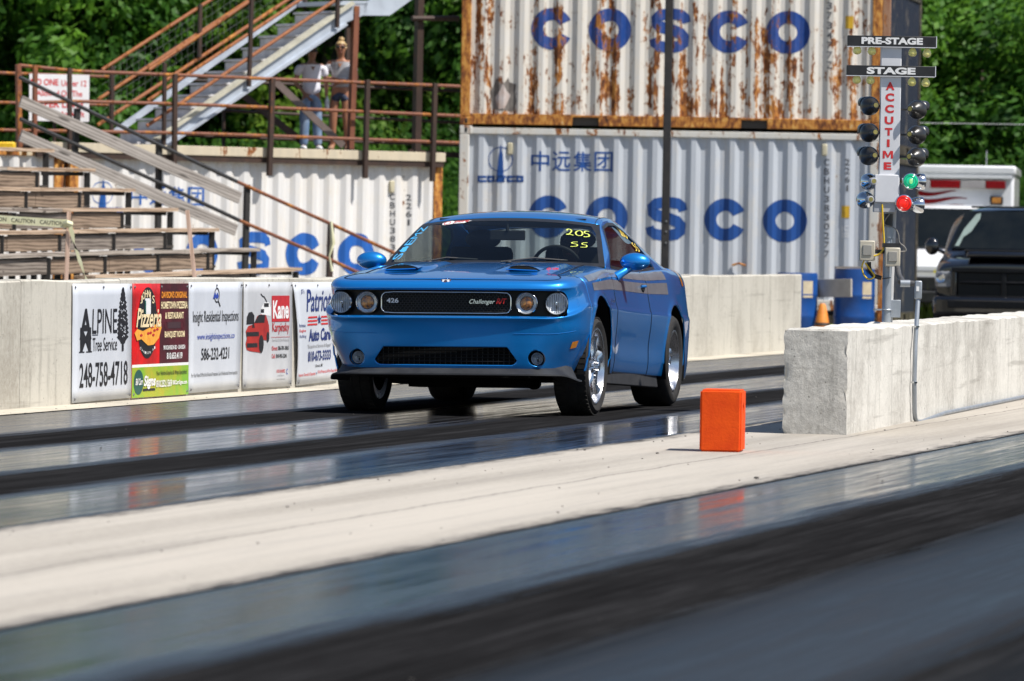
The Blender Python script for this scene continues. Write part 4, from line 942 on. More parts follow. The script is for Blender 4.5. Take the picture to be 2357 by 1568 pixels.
# rocker floor, underbody, tail
ub = MB(); ub.box((-1.5, 0, .22), (2.1, 1.7, .1)); ub.box((.30, 0, .26), (1.0, 1.15, .24)); ub.box((-.05, 0, .14), (.35, .9, .12)); ub.box((-1.75, 0, .35), (4.6, 1.02, .28)); ub.box((-3.6, 0, .42), (.8, 1.6, .3)); ub.box((-1.3, 0, .55), (1.35, 1.8, .55)); ub.box((.45, 0, .6), (.7, 1.05, .4))
mpart('underbody', ub, VOID)
su = MB()
for sg in (-1, 1):
    su.tube([(0, sg * .72, .34), (.02, sg * .3, .24)], .03, 8); su.box((.15, sg * .42, .19), (.12, .1, .07)); su.tube([(-.1, sg * .74, .30), (-.35, sg * .35, .25)], .025, 8); su.box((.3, sg * .30, .175), (.1, .16, .05))
su.tube([(.1, -.6, .23), (.1, .6, .23)], .022, 8); su.tube([(-2.95, -.7, .33), (-2.95, .7, .33)], .05, 10); su.ell((-2.95, 0, .30), (.16, .17, .14)); su.tube([(-.6, .25, .16), (-3.6, .3, .2)], .035, 8); su.tube([(-.6, -.25, .16), (-3.6, -.3, .2)], .035, 8)
mpart('suspension', su, MATBLK)
tail = lambda s, q: Vector((-4.04 - .05 * (1 - s * s), .74 * s, lerp(.3, 1.0, q)))
cpart('rear_fascia', panel(tail, -1, 1, 0, 1, 20, 8), PAINT, flip=True, thick=.01)
for sg in (-1, 1):
    cpart('rear_side_lamp', panel(lambda s, t: side(s + (t - 10.5) * .02, t), -3.40, -3.49, 9.6, 11.3, 6, 6, (), mirror=sg < 0, off=.006), MC['amber_lens'])
# chin splitter
sp = MB(); n = 120; prof = [(-.09, .215), (-.045, .205), (.004, .178), (.040, .166), (.042, .156), (.0, .152), (-.09, .15)]; vs = []
for i in range(n + 1):
    a = lerp(-(ARC - .12), ARC - .12, i / n); (x, y), nn = plan(a); e = sstep(ARC - .42, ARC - .16, abs(a))
    for o, z in prof: vs.append((x + nn[0] * (o + .0 * e), y * (1 - .075 * sstep(.5, .85, abs(a))) + nn[1] * (o + .005 * e), z - (.035 * e if z < .18 else -.035 * e)))
k = len(prof); sp.add(vs, [(i * k + j, (i + 1) * k + j, (i + 1) * k + (j + 1) % k, i * k + (j + 1) % k) for i in range(n) for j in range(k)] + [tuple(range(k)), tuple(n * k + j for j in reversed(range(k)))])
mpart('chin_splitter', sp, DARKGREY, smooth=50)
# grille cavity
def cav(off, z0, z1, amax, amin=None):
    return lambda s, t: Vector((plan(s)[0][0] - plan(s)[1][0] * off, plan(s)[0][1] - plan(s)[1][1] * off, lerp(z0, z1, t)))
cpart('grille_surround', panel(cav(.094, .56, .79, 0), -.96, .96, 0, 1, 90, 3), GLOSSBLK, flip=False)
def lip(off0, off1, hw, hh, zc_, r, n=160):    # walls of a slot running inwards
    vs = []; per = []
    for i in range(n):
        a = 2 * math.pi * i / n; cx_, cy_ = math.cos(a), math.sin(a)
        lo, hi = 0, hw + hh
        for _ in range(24):
            m_ = (lo + hi) / 2
            if rrect(cx_ * m_, cy_ * m_, hw, hh, r) < 0: lo = m_
            else: hi = m_
        per.append((cx_ * lo, cy_ * lo))
    # resample evenly
    for (s, dz) in per:
        for o in (off0, off1):
            (x, y), nn = plan(s); vs.append((x - nn[0] * o, y - nn[1] * o, zc_ + dz))
    return vs, [(2 * i, 2 * ((i + 1) % n), 2 * ((i + 1) % n) + 1, 2 * i + 1) for i in range(n)]
cpart('slot_lip', lip(.018, .096, .925, .092, .670, .085, 400), GLOSSBLK)
cpart('lower_grille_backing', panel(cav(.07, .20, .40, 0), -.62, .62, 0, 1, 40, 2), VOID)
mesh_ = MB()
for k in range(27):
    s = -.50 + k / 26 * 1.0; (x, y), nn = plan(s); mesh_.box((x - .055, y, .292), (.005, .005, .13))
for z in (.255, .28, .305, .33, .355):
    mesh_.tube([(plan(s / 20 * .5)[0][0] - .045, plan(s / 20 * .5)[0][1], z) for s in range(-20, 21)], .003, 4)
mpart('lower_grille_mesh', mesh_, GLOSSBLK)
# chrome ring, mesh and lettering
gr = MB(); pts = []
for i in range(161):
    a = 2 * math.pi * i / 160; c_, s_ = math.cos(a), math.sin(a); lo, hi = 0, 1
    for _ in range(22):
        m_ = (lo + hi) / 2
        if rrect(c_ * m_, s_ * m_, .474, .075, .045) < 0: lo = m_
        else: hi = m_
    (x, y), nn = plan(c_ * lo); pts.append((x - .030, y, .672 + s_ * lo))
d = []; 
for i, p in enumerate(pts):                     # even spacing
    if not d or (Vector(p) - Vector(d[-1])).length > .008: d.append(p)
d.append(d[0]); gr.tube(d, .0046, 8, caps=False); mpart('grille_ring', gr, CHR, smooth=80)
gm = MB()
for r_ in range(9):
    z = .607 + r_ * .0163
    gm.tube([(plan(s / 16 * .46)[0][0] - .044, plan(s / 16 * .46)[0][1], z) for s in range(-16, 17)], .0022, 4)
    for k in range(34):
        s = -.455 + (k + (r_ % 2) * .5) * .027
        if abs(s) < .46 and r_ < 8: gm.box((plan(s)[0][0] - .044, plan(s)[0][1], z + .008), (.004, .004, .0163))
mpart('grille_mesh', gm, pm('black_mesh', (.016, .016, .017), (.024, .024, .024), 20, rough=.5))
def frontal(shape, s0, s1, z0, z1, off):        # image left is car right: s grows to the right of the picture
    V, Fc = shape; return [Vector((plan(lerp(s0, s1, a))[0][0] - off, plan(lerp(s0, s1, a))[0][1], lerp(z0, z1, b))) for a, b in V], Fc
cpart('grille_number', frontal(text2d('426', .03), -.435, -.345, .668, .702, .026), pm('white_badge', (.8, .8, .8)), smooth=0)
cpart('grille_script', frontal(text2d('Challenger', .004, .35), .175, .36, .656, .697, .026), CHR, smooth=0)
cpart('grille_script', frontal(text2d('R/T', .02, .3), .37, .445, .665, .705, .026), pm('red_badge', (.65, .02, .02)), smooth=0)
em = MB(); p0 = front(0, 11.5)
sh = [(-.035, .022), (.035, .022), (.036, -.006), (.02, -.026), (0, -.034), (-.02, -.026), (-.036, -.006)]
em.prism([(p0.x - .028 + .006 - z * .35, y, p0.z + .002 + z) for y, z in sh], (.006, 0, .004)); mpart('hood_emblem', em, pm('dark_emblem', (.07, .05, .09)), bevel=.002)
em = MB(); em.prism([(p0.x - .020 + .006 - z * .35, y * .72, p0.z + .006 + z * .72) for y, z in sh], (.0035, 0, .002)); mpart('emblem_inset', em, pm('white_badge', (.8, .8, .8)))
em = MB(); em.prism([(p0.x - .015 + .006 - z * .35, y, p0.z + .008 + z) for y, z in [(-.012, -.014), (.004, -.016), (.002, -.004), (.012, .0), (.008, .011), (-.006, .012), (-.012, .002)]], (.003, 0, .002)); mpart('emblem_figure', em, pm('dark_emblem', (.07, .05, .09)))
# lamps
lens = glass('clear_lens', (.93, .95, .96), 1.4, .01)
REFL = pm('lamp_reflector', (.95, .97, 1.0), (.62, .63, .68), 40, stretch=(1, 5, .6), rough=.3, metal=.5)
def lamp(name, s, z, r, back, kind):
    (x, y), nn = plan(s)
    if kind == 'fog': y = math.copysign(.655, s); x -= .02
    nx = Vector((1, .18 * (1 if s > 0 else -1) * (abs(s) > .7), 0)).normalized()
    o = Vector((x - back, y, z)); root = MB(); root.lathe([(r * 1.03, -.03), (r * 1.03, .004), (r * .99, .007), (r * .96, -.002)], o, nx, 36, caps=False)
    b = mpart(name, root, CHR if kind != 'fog' else DARKGREY)
    q = MB(); q.lathe([(r * .95, 0), (r * .8, -r * .2), (r * .45, -r * .42), (0, -r * .5)], o, nx, 36, caps=False)
    def sub(nm, mb, mt):
        c = mb.build(nm, mt, b); return c
    sub('reflector', q, REFL)
    if kind == 'turn':
        a = MB(); a.lathe([(r * .93, -.004), (r * .66, -.012), (r * .62, -.03)], o, nx, 36, caps=False); sub('ring', a, pm('pale_ring', (.62, .65, .68), (.45, .47, .50), 20, rough=.2, metal=.5))
        a = MB(); a.ell(o - nx * .012, (r * .18, r * .60, r * .60), 20, 10); sub('amber_bulb', a, pm('amber_reflector', (.75, .26, .03), (.12, .06, .05), 55, rough=.2, metal=.2, coat=1))
    else:
        a = MB(); a.ell(o - nx * .015 + Vector((0, 0, .004)), (.02, r * .2, r * .2), 14, 8); sub('bulb_cap', a, CHR)
        a = MB(); a.tube([o - nx * .02, o - nx * .02 - Vector((0, 0, r * .5))], .005, 6); sub('bulb_stem', a, MATBLK)
        a = MB()
        for k in range(-4, 5):
            yy = k * r * .2; hh = math.sqrt(max(0, (r * .86) ** 2 - yy * yy)); sd_ = Vector((-nx.y, nx.x, 0))
            a.tube([o - nx * .008 + sd_ * yy + Vector((0, 0, -hh)), o - nx * .008 + sd_ * yy + Vector((0, 0, hh))], .0018, 4)
        sub('lens_flute', a, pm('flute_shadow', (.10, .105, .11), (.25, .26, .27), 30, rough=.2, metal=.5))
    a = MB(); a.lathe([(r * .96, .0), (r * .8, .011), (r * .4, .018), (0, .020)], o, nx, 36, caps=False); sub('lens', a, lens)
for sg in (-1, 1):
    lamp('headlight', sg * .800, .672, .079, .038, 'head'); lamp('turn_lamp', sg * .585, .672, .078, .034, 'turn'); lamp('fog_lamp', sg * .675, .278, .046, .05, 'fog')
fb = MB()
for sg in (-1, 1):
    (x, y), nn = plan(sg * .675); fb.lathe([(.06, -.008), (.058, -.09), (0, -.095)], (x - .03, sg * .655, .280), (1, 0, 0), 28, caps=False)
mpart('fog_lamp_recess', fb, MATBLK)
# greenhouse
zT = curve([(-3.62, 1.035), (-3.45, 1.045), (-3.1, 1.15), (-2.7, 1.30), (-2.3, 1.368), (-1.9, 1.388), (-1.5, 1.368), (-1.3, 1.325), (-1.0, 1.175), (-.68, .985)])
yT = curve([(-3.62, .80), (-3.45, .77), (-3.1, .68), (-2.7, .625), (-2.3, .620), (-1.9, .635), (-1.5, .655), (-1.3, .675), (-1.0, .752), (-.68, .84)])
def gside(x, r):
    b = side(x, 11.3); b.y -= .004; b.z += .0; tz = max(zT(x), b.z + .001); T_ = Vector((x, yT(x), tz)); p = b.lerp(T_, r); p.y += .022 * math.sin(math.pi * r) * min(1, (tz - b.z) / .2); return p
WP = [(-.93, 1.012), (-1.34, 1.285), (-1.60, 1.322), (-1.9, 1.332), (-2.20, 1.302), (-2.42, 1.235), (-2.60, 1.10), (-2.60, 1.06), (-2.2, 1.03), (-1.5, 1.01)]
def polysd(px_, pz_, P):
    d = 1e9; ins = False; n = len(P)
    for i in range(n):
        (ax, az), (bx, bz) = P[i], P[(i + 1) % n]; ex, ez = bx - ax, bz - az; t = max(0, min(1, ((px_ - ax) * ex + (pz_ - az) * ez) / (ex * ex + ez * ez)))
        d = min(d, math.hypot(px_ - ax - ex * t, pz_ - az - ez * t))
        if (az > pz_) != (bz > pz_) and px_ < (bx - ax) * (pz_ - az) / (bz - az) + ax: ins = not ins
    return -d if ins else d
win = lambda p, s, t: polysd(p.x, p.z, WP) - .018
WG = glass('tinted_windshield', (.62, .68, .66), 1.5, .03); SG = glass('side_glass', (.40, .42, .40), 2.2, .03)
TRIM = pm('black_window_trim', (.015, .015, .016), (.022, .022, .023), 12, rough=.35)
for mir in (False, True):
    cpart('roof_pillar', panel(gside, -.70, -3.6, 0, 1, 150, 26, (win,), mirror=mir), PAINT, flip=mir, thick=.012)
    cpart('side_window', panel(lambda s, t: gside(s, t) + Vector((0, -.010, 0)), -.80, -2.72, 0, 1, 120, 24, (lambda p, s, t: .012 - win(p, s, t),), mirror=mir), SG, flip=mir)
    cpart('window_trim', panel(lambda s, t: gside(s, t) + Vector((0, .0015, 0)), -.80, -2.72, 0, 1, 150, 40, (lambda p, s, t: .011 - abs(win(p, s, t)),), mirror=mir), TRIM, flip=mir)
fx = curve([(-3.62, -.13), (-3.3, -.12), (-2.6, -.06), (-1.9, 0), (-1.3, .075), (-.68, .17)]); czc = curve([(-3.62, .01), (-3.3, .03), (-2.6, .055), (-1.9, .062), (-1.3, .046), (-.9, .032), (-.68, .012)])
def top(s, x):
    k = abs(s) ** 2.3; ex, ey, ez = x, yT(x), zT(x); cx, cz = x + fx(x), ez + czc(x)
    return Vector((lerp(cx, ex, k), ey * s, lerp(cz, ez, k)))
cpart('windshield', panel(top, -.985, .985, -1.265, -.69, 40, 30), WG, flip=True)
cpart('windshield_frit', panel(top, -1.0, 1.0, -1.285, -.66, 90, 60, (lambda p, s, x: max(abs(s) - (.95 - .06 * max(0, (-1.12 - x) / .15)), -(x + 1.225), x + .72),), off=-.0015), TRIM, flip=True)
cpart('roof', panel(top, -1.0, 1.0, -2.64, -1.287, 44, 50), PAINT, flip=True, thick=.012)
cpart('roof_molding', MB().tube([top(.985, -1.27 - 1.3 * k / 20) + Vector((0, 0, .002)) for k in range(21)], .003, 5) and (lambda a, b: (a.v + b.v, a.f + [tuple(i + len(a.v) for i in f) for f in b.f]))(MB().tube([top(.95, -1.27 - 1.3 * k / 20) + Vector((0, 0, .001)) for k in range(21)], .003, 5), MB().tube([top(-.95, -1.27 - 1.3 * k / 20) + Vector((0, 0, .001)) for k in range(21)], .003, 5)), TRIM)
cpart('rear_window', panel(top, -.94, .94, -3.3, -2.66, 30, 20), glass('rear_glass', (.75, .8, .8), 1.45, .02), flip=True)
cpart('rear_window_frame', panel(top, -1.0, 1.0, -3.36, -2.64, 70, 50, (lambda p, s, x: max(abs(s) - .92, x + 2.70, -(x + 3.24)),)), TRIM)
deck = lambda s, x: Vector((x - .06 * (1 - s * s), s * lerp(yT(x) if x > -3.6 else .80, side(x, 13).y, sstep(-3.4, -3.62, x)), lerp(zT(max(x, -3.6)), zT(max(x, -3.6)) + .02, 1 - s * s) if x > -3.62 else side(x, 13).z + .012 * (1 - s * s)))
cpart('trunk_lid', panel(deck, -1, 1, -4.04, -3.37, 24, 20), PAINT, flip=True, thick=.01)
cw = MB(); cw.add(*(lambda n: ([hood(-1 + 2 * i / n, 1) + Vector((.02, 0, -.012)) for i in range(n + 1)] + [top(-1 + 2 * i / n, -.66) + Vector((-.03, 0, -.01)) for i in range(n + 1)], [(i, i + 1, n + 2 + i, n + 1 + i) for i in range(n)]))(30)); mpart('cowl', cw, MATBLK)
# wipers
wp = MB()
for a, b in (((-.5, -.55, 1.0), (-.66, -.12, 1.035)), ((-.46, .1, 1.012), (-.66, .56, 1.03))): wp.tube([a, ((a[0] + b[0]) / 2, (a[1] + b[1]) / 2, 1.045), b], .008, 6)
mpart('wiper', wp, MATBLK)
# glass decals
def onglass(shape, s0, s1, x0, x1, mat, name, k=0, off=.004, slant=0):   # x0 bottom, x1 top
    V, Fc = shape; G = []
    for a, b in V:
        x = lerp(x0, x1, b); s = lerp(s0, s1, a) + slant * b; e = 1e-3; n = (top(s + e, x) - top(s - e, x)).cross(top(s, x + e) - top(s, x - e)).normalized() * -1
        G.append(top(s, x) + n * off)
    cpart(name, (G, Fc), mat, smooth=0)
def hand(strokes, w): 
    V = []; Fc = []
    for st in strokes:
        pts = []
        for i in range(len(st) - 1):
            for k in range(5):
                t = k / 5; a = st[max(i - 1, 0)]; b = st[i]; c = st[i + 1]; d_ = st[min(i + 2, len(st) - 1)]
                pts.append(tuple(.5 * (2 * b[q] + (c[q] - a[q]) * t + (2 * a[q] - 5 * b[q] + 4 * c[q] - d_[q]) * t * t + (3 * b[q] - a[q] - 3 * c[q] + d_[q]) * t ** 3) for q in (0, 1)))
        pts.append(st[-1]); v, f_ = ribbon(pts, w); f_ = [tuple(i + len(V) for i in q) for q in f_]; V += v; Fc += f_
    return V, Fc
two = [(.02, .75), (.15, .97), (.45, .9), (.5, .6), (.2, .15), (.05, .2), (.3, .2), (.75, .08)]
H205 = [[(x * .42, y) for x, y in two], [(.50, .85), (.40, .5), (.48, .15), (.66, .2), (.70, .6), (.62, .88), (.50, .85)], [(1.0, .95), (.82, .9), (.80, .6), (.95, .5), (.98, .2), (.80, .02), (.76, .1)]]
HSS = [[(.42, .95), (.15, .85), (.1, .62), (.38, .5), (.36, .2), (.02, .05)], [(.98, .98), (.72, .85), (.68, .6), (.92, .48), (.88, .15), (.58, .08)]]
YEL = pm('yellow_window_paint', (.75, .85, .18), (.6, .7, .1), 30)
onglass(hand(H205, .06), .655, .885, -1.05, -1.14, YEL, 'number_marking')
onglass(hand(HSS, .065), .70, .865, -.90, -.975, YEL, 'class_marking')
CY_ = pm('cyan_decal', (.08, .45, .85), (.06, .38, .75), 20)
ya = [('S', 0), ('#', 1), ('E', 2), ('M', 3), ('Z', 4)]
for c, k in ya:
    xa, xb = -.75 - k * .093, -.75 - (k + .86) * .093
    shp = poly2([(0, .1), (.25, 0), (.5, .15), (.85, .1), (1, .5), (.8, .9), (.45, .85), (.3, 1), (.1, .7)]) if c == '#' else text2d(c, .0)
    V, Fc = shp; shp = ([(1 - b, a) for a, b in V], Fc); onglass(shp, -.965, -.885, xa, xb, CY_, 'side_lettering', slant=.004)
onglass(poly2([(0, .5), (.04, .1), (.15, 0), (.32, .1), (.40, .2), (.8, .2), (.86, .42), (1, .75), (.4, .75), (.3, 1), (.12, .95)]), -.73, -.40, -1.19, -1.255, pm('white_badge', (.8, .8, .8)), 'windshield_sticker')
onglass(text2d('pure', .01, .3), -.60, -.43, -1.205, -1.245, pm('red_badge', (.65, .02, .02)), 'sticker_text', off=.006)
onglass(ring2(.5, .5, .5, .5, .1), -.71, -.63, -1.195, -1.245, pm('red_badge', (.65, .02, .02)), 'sticker_text', off=.006)
for sg in (1,):
    for ch_, x0, x1, r0_, r1_ in ((H205, -2.02, -2.28, .68, .88), (HSS, -2.28, -2.46, .42, .62)):
        V, Fc = hand(ch_, .11); G = [gside(lerp(x0, x1, a), lerp(r0_, r1_, b)) + Vector((0, -.004, 0)) for a, b in V]; cpart('window_marking', (G, Fc), pm('orange_yellow_paint', (.85, .6, .08)), smooth=0)
# interior
INT = pm('dark_interior', (.014, .014, .016), (.022, .022, .024), 6, rough=.8)
dm = MB(); dm.box((-.95, 0, .90), (.5, 1.45, .16)); dm.box((-1.85, 0, .55), (2.0, 1.5, .06)); dm.box((-2.75, 0, 1.0), (.6, 1.3, .05)); dm.box((-2.5, 0, .80), (.12, 1.3, .5))
mpart('dashboard', dm, INT, bevel=.03)
for sg in (-1, 1):
    st = MB(); st.box((-1.55, sg * .37, .66), (.5, .5, .14)); st.bar((-1.78, sg * .37, .66), (-1.98, sg * .37, 1.17), .12, .48, up=(0, 1, 0)); q = mpart('seat', st, INT, bevel=.04)
    hr = MB(); hr.ell((-2.0, sg * .37, 1.235), (.05, .14, .075)); mpart('head_restraint', hr, INT)
sw = MB(); c_ = Vector((-1.22, .37, .985)); ax = Vector((-.9, 0, .42)).normalized(); y_ = Vector((0, 1, 0)); z_ = ax.cross(y_)
sw.tube([c_ + (y_ * math.cos(a) + z_ * math.sin(a)) * .185 for a in [2 * math.pi * k / 32 for k in range(33)]], .014, 8)
for a in (0, math.pi, -math.pi / 2): sw.tube([c_, c_ + (y_ * math.cos(a) + z_ * math.sin(a)) * .18], .018, 6)
mpart('steering_wheel', sw, INT)
rm = MB(); rm.box((-1.16, .0, 1.235), (.025, .27, .075)); rm.tube([(-1.15, 0, 1.26), (-1.16, 0, 1.35)], .015, 6); mpart('rear_view_mirror', rm, INT, bevel=.02)
hl = MB(); hl.box((-2.0, 0, 1.362), (1.35, 1.12, .012)); mpart('headliner', hl, INT)
# wheels
def wheel(sg, x, rad, wdt, rr, dish, steer=0):
    root = bpy.data.objects.new('wheel', None); col.objects.link(root); root.parent = car; root.location = (x, sg * ((.935 if x > -1 else .962) - wdt / 2), rad); root.rotation_euler = (0, 0, steer)
    h = wdt / 2; t = MB()
    t.lathe([(rr + .002, -h * .82), (rr + .03, -h * .96), (lerp(rr, rad, .6), -h), (rad - .022, -h * .93), (rad - .004, -h * .78), (rad, -h * .5), (rad + .001, 0), (rad, h * .5), (rad - .004, h * .78), (rad - .022, h * .93), (lerp(rr, rad, .6), h), (rr + .03, h * .96), (rr + .002, h * .82)], (0, 0, 0), (0, sg, 0), 72, caps=False)
    ty = t.build('tyre', RUB, root, smooth=50)
    g_ = MB()
    if x > -1:                                   # street tread: raised shoulder blocks leave grooves
        for k in range(56):
            a = 2 * math.pi * k / 56; u_ = Vector((math.cos(a), 0, math.sin(a))); v_ = Vector((-math.sin(a), 0, math.cos(a)))
            for s_ in (-1, 1):
                g_.box(u_ * (rad - .002) + Vector((0, s_ * h * .62, 0)), (.007, h * .5, .030), (u_, Vector((0, 1, 0)), v_))
        for s_ in (-.22, .22): g_.lathe([(rad - .004, -.014), (rad + .005, -.012), (rad + .005, .012), (rad - .004, .014)], (0, s_ * h, 0), (0, 1, 0), 60)
        g_.build('tread', RUB, root, smooth=0)
    r = MB(); d = dish
    r.lathe([(rr + .008, h * .84), (rr + .004, h * .90), (rr - .006, h * .90), (rr - .012, h * .80), (rr - .022, h * .5), (rr - .05, h * .42 - d * .2), (rr - .055, h - d), (rr - .06, -h * .8), (rr, -h * .84)], (0, 0, 0), (0, sg, 0), 64, caps=False)
    r.build('rim', ALU, root, smooth=35)
    sp_ = MB(); zf = h - d
    for k in range(5):
        a = 2 * math.pi * k / 5 + .35; u_ = Vector((math.cos(a), 0, math.sin(a))); v_ = Vector((-math.sin(a), 0, math.cos(a))); n_ = Vector((0, sg, 0))
        secs = [(.045, .05, .0), (.10, .032, .018), (.16, .034, .012), (rr - .055, .055, .03)]; vs = []
        for rad_, hw, fz in secs:
            c = u_ * rad_ + n_ * (zf + fz)
            vs += [c - v_ * hw - n_ * .03, c - v_ * hw * .75, c + n_ * .012, c + v_ * hw * .75, c + v_ * hw - n_ * .03]
        sp_.add(vs, [(i * 5 + j, (i + 1) * 5 + j, (i + 1) * 5 + j + 1, i * 5 + j + 1) for i in range(3) for j in range(4)])
    sp_.build('spokes', ALU, root, smooth=40)
    hb = MB(); hb.lathe([(.075, zf - .02), (.07, zf + .012), (.035, zf + .02), (.033, zf + .055), (.028, zf + .06), (0, zf + .062)], (0, 0, 0), (0, sg, 0), 28)
    for k in range(5):
        a = 2 * math.pi * k / 5 + .98; hb.lathe([(.011, zf), (.011, zf + .03), (0, zf + .032)], (.057 * math.cos(a), 0, .057 * math.sin(a)), (0, sg, 0), 8)
    hb.build('hub', CHR, root)
    bk = MB(); bk.lathe([(.0, -.02), (.165, -.02), (.165, .01), (0, .01)], (0, sg * (-.01), 0), (0, sg, 0), 40); bk.build('brake_disc', pm('brake_iron', (.12, .11, .10), (.2, .19, .18), 10, rough=.4, metal=.8), root)
    bb_ = MB(); bb_.lathe([(rr - .06, -h * .7), (0, -h * .7)], (0, 0, 0), (0, sg, 0), 40); bb_.build('backing_plate', VOID, root)
for sg in (-1, 1):
    wheel(sg, 0, .355, .265, .272, .05, R(-1.2)); wheel(sg, -2.95, .350, .31, .232, .10)
# ------------------------------------------------------------------ sponsor signs on the barrier wall
WN = Vector((TC, -TS, 0)); WP0 = UV(40, -12.88)
def wallhit(x, y): return hit(x, y, WP0, WN)
def S1(x, y): return ((160 + x / 4.6118) / 1.0607, (660 + y / 4.6118) / 1.0607)
def S2(x, y): return ((450 + x / 4.6128) / 1.0607, (660 + y / 4.6128) / 1.0607)
def wallsign(name, label, corners, conv, mat, bow=0.0):
    t = thing(name, label, 'sponsor sign', (0, 0, 0), 0, 'sponsor signs on the barrier wall')
    C = [wallhit(*conv(*p)) for p in corners]     # TL TR BR BL
    for i in (0, 1): C[i].z = min(C[i].z, .905)
    n = WN; N_ = 10; vs = []
    def P(u, v, o): 
        p = (C[0] * (1 - u) + C[1] * u) * (1 - v) + (C[3] * (1 - u) + C[2] * u) * v
        return p + n * (.012 + bow * math.sin(v * 3.1) * (1 - u) + .004 * noise.noise(Vector((u * 3, v * 3, corners[0][0]))) + o)
    for i in range(N_ + 1):
        for j in range(N_ + 1): vs.append(P(i / N_, j / N_, 0))
    fs = [(i * (N_ + 1) + j, i * (N_ + 1) + j + 1, (i + 1) * (N_ + 1) + j + 1, (i + 1) * (N_ + 1) + j) for i in range(N_) for j in range(N_)]
    b = MB().add(vs, fs).build('sign_panel', mat, t, smooth=30); sd_ = b.modifiers.new('s', 'SOLIDIFY'); sd_.thickness = .006; sd_.offset = 0
    def put(shape, bx, mt, layer=1, nm='sign_lettering'):
        V, Fc = shape; bm = bmesh.new(); vv = [bm.verts.new((bx[0] + (bx[2] - bx[0]) * a, bx[3] + (bx[1] - bx[3]) * b, 0)) for a, b in V]
        for q in Fc:
            try: bm.faces.new([vv[i] for i in q])
            except ValueError: pass
        for k in range(1, N_):
            for no in ((1, 0, 0), (0, 1, 0)):
                bmesh.ops.bisect_plane(bm, geom=list(bm.verts) + list(bm.edges) + list(bm.faces), plane_co=(k / N_, k / N_, 0), plane_no=no)
        bm.verts.index_update(); G = [P(v.co.x, v.co.y, .0045 + .0016 * layer) for v in bm.verts]; F_ = [tuple(v.index for v in f.verts) for f in bm.faces]; bm.free()
        return MB().add(G, F_).build(nm, mt, t, smooth=0)
    sm = MB()
    for u, v in ((.03, .03), (.5, .03), (.97, .03), (.03, .97), (.97, .97)): sm.lathe([(.0, .0), (.011, .0), (.008, .008), (0, .009)], P(u, v, .004), n, 8)
    sm.build('screw', pm('screw_steel', (.2, .2, .21), metal=.7), t)
    return t, put
full = poly2([(0, 0), (1, 0), (1, 1), (0, 1)])
PBLK = pm('black_print', (.012, .012, .014), (.02, .02, .022), 30, rough=.5); PNAVY = pm('navy_print', (.015, .03, .14), (.02, .04, .18), 30); PBLUE = pm('blue_print', (.03, .07, .40)); PWHT = pm('white_print', (.78, .78, .77), (.7, .7, .7), 20)
PCRM = pm('cream_print', (.85, .70, .42), (.8, .66, .40), 20); PORG = pm('orange_print', (.85, .30, .03)); PGRY = pm('grey_print', (.30, .30, .31)); PYEL = pm('pizza_yellow_print', (.85, .42, .06), (.75, .30, .04), 16); PGRN = pm('green_print', (.16, .42, .03), (.42, .38, .03), 3); PDG = pm('dark_green_print', (.02, .10, .08))
PRED = pm('bright_red_print', (.70, .01, .01), (.30, .01, .01), 3); PMAR = pm('maroon_print', (.10, .012, .02), (.035, .01, .012), 4); PWR = pm('deep_red_print', (.50, .025, .03), (.42, .02, .03), 20)
WHT1 = pm('white_metal_sign', (.60, .63, .68), (.54, .57, .62), 3, rough=.35); WHT2 = pm('scuffed_white_sign', (.55, .56, .58), (.44, .45, .47), 2.2, rough=.4)
t1, put = wallsign('tree_service_sign', 'white ALPINE Tree Service sign with a black spruce, leftmost on the barrier wall', [(65, 152), (728, 152), (715, 1435), (55, 1495)], S1, WHT1)
put(text2d('A', .03), (.11, .21, .31, .47), PBLK); put(text2d('M', .02), (.12, .37, .30, .575), PBLK); put(ribbon([(0, .5), (1, .5)], .9), (.10, .572, .19, .582), PBLK); put(ribbon([(0, .5), (1, .5)], .9), (.22, .572, .32, .582), PBLK)
put(text2d('LPINE', .0), (.32, .215, .74, .425), PBLK); put(ribbon([(0, .5), (1, .5)], .7), (.32, .432, .42, .44), PBLK); put(text2d('Tree Service', .0), (.33, .46, .74, .575), PBLK); put(text2d('248-758-4718', .01), (.11, .67, .925, .88), PBLK)
rq = random.Random(2); L_, R_ = [], []
for i in range(27):
    v = i / 26; wv = (.06 + .44 * min(1, v * 1.7) ** .75) * (1 if i % 2 else .72) * (1 if v < .93 else .45); L_.append((.5 - wv * rq.uniform(.85, 1.05), 1 - v * .88)); R_.append((.5 + wv * rq.uniform(.85, 1.05), 1 - v * .88))
for i in range(26): pass
tv = [p for ab in zip(L_, R_) for p in ab]; put((tv + [(.42, .12), (.58, .12), (.42, 0), (.58, 0)], [(2 * i, 2 * i + 1, 2 * i + 3, 2 * i + 2) for i in range(26)] + [(54, 55, 57, 56)]), (.735, .03, .94, .585), PBLK, nm='spruce_graphic')
fl = MB(); 
sp2 = []; sf = []
for i in range(34):
    x, y = rq.uniform(.3, .7), rq.uniform(.2, .8); a = .018; sp2 += ellipse2(x, y, .035, .011, 6); sf.append(tuple(range(i * 6, i * 6 + 6)))
put((sp2, sf), (.735, .03, .94, .585), WHT1, 2, 'spruce_fleck')
t2, put = wallsign('pizzeria_sign', 'red, black and green pizzeria sign with a pizza slice, second from the left', [(738, 150), (1365, 148), (1360, 1395), (720, 1440)], S1, PRED)
put(full, (.48, .0, 1, .71), PMAR, 0, 'dark_backdrop'); put(full, (0, .71, 1, .735), PWHT, 0, 'stripe'); put(full, (0, .735, 1, 1), PGRN, 0, 'green_panel')
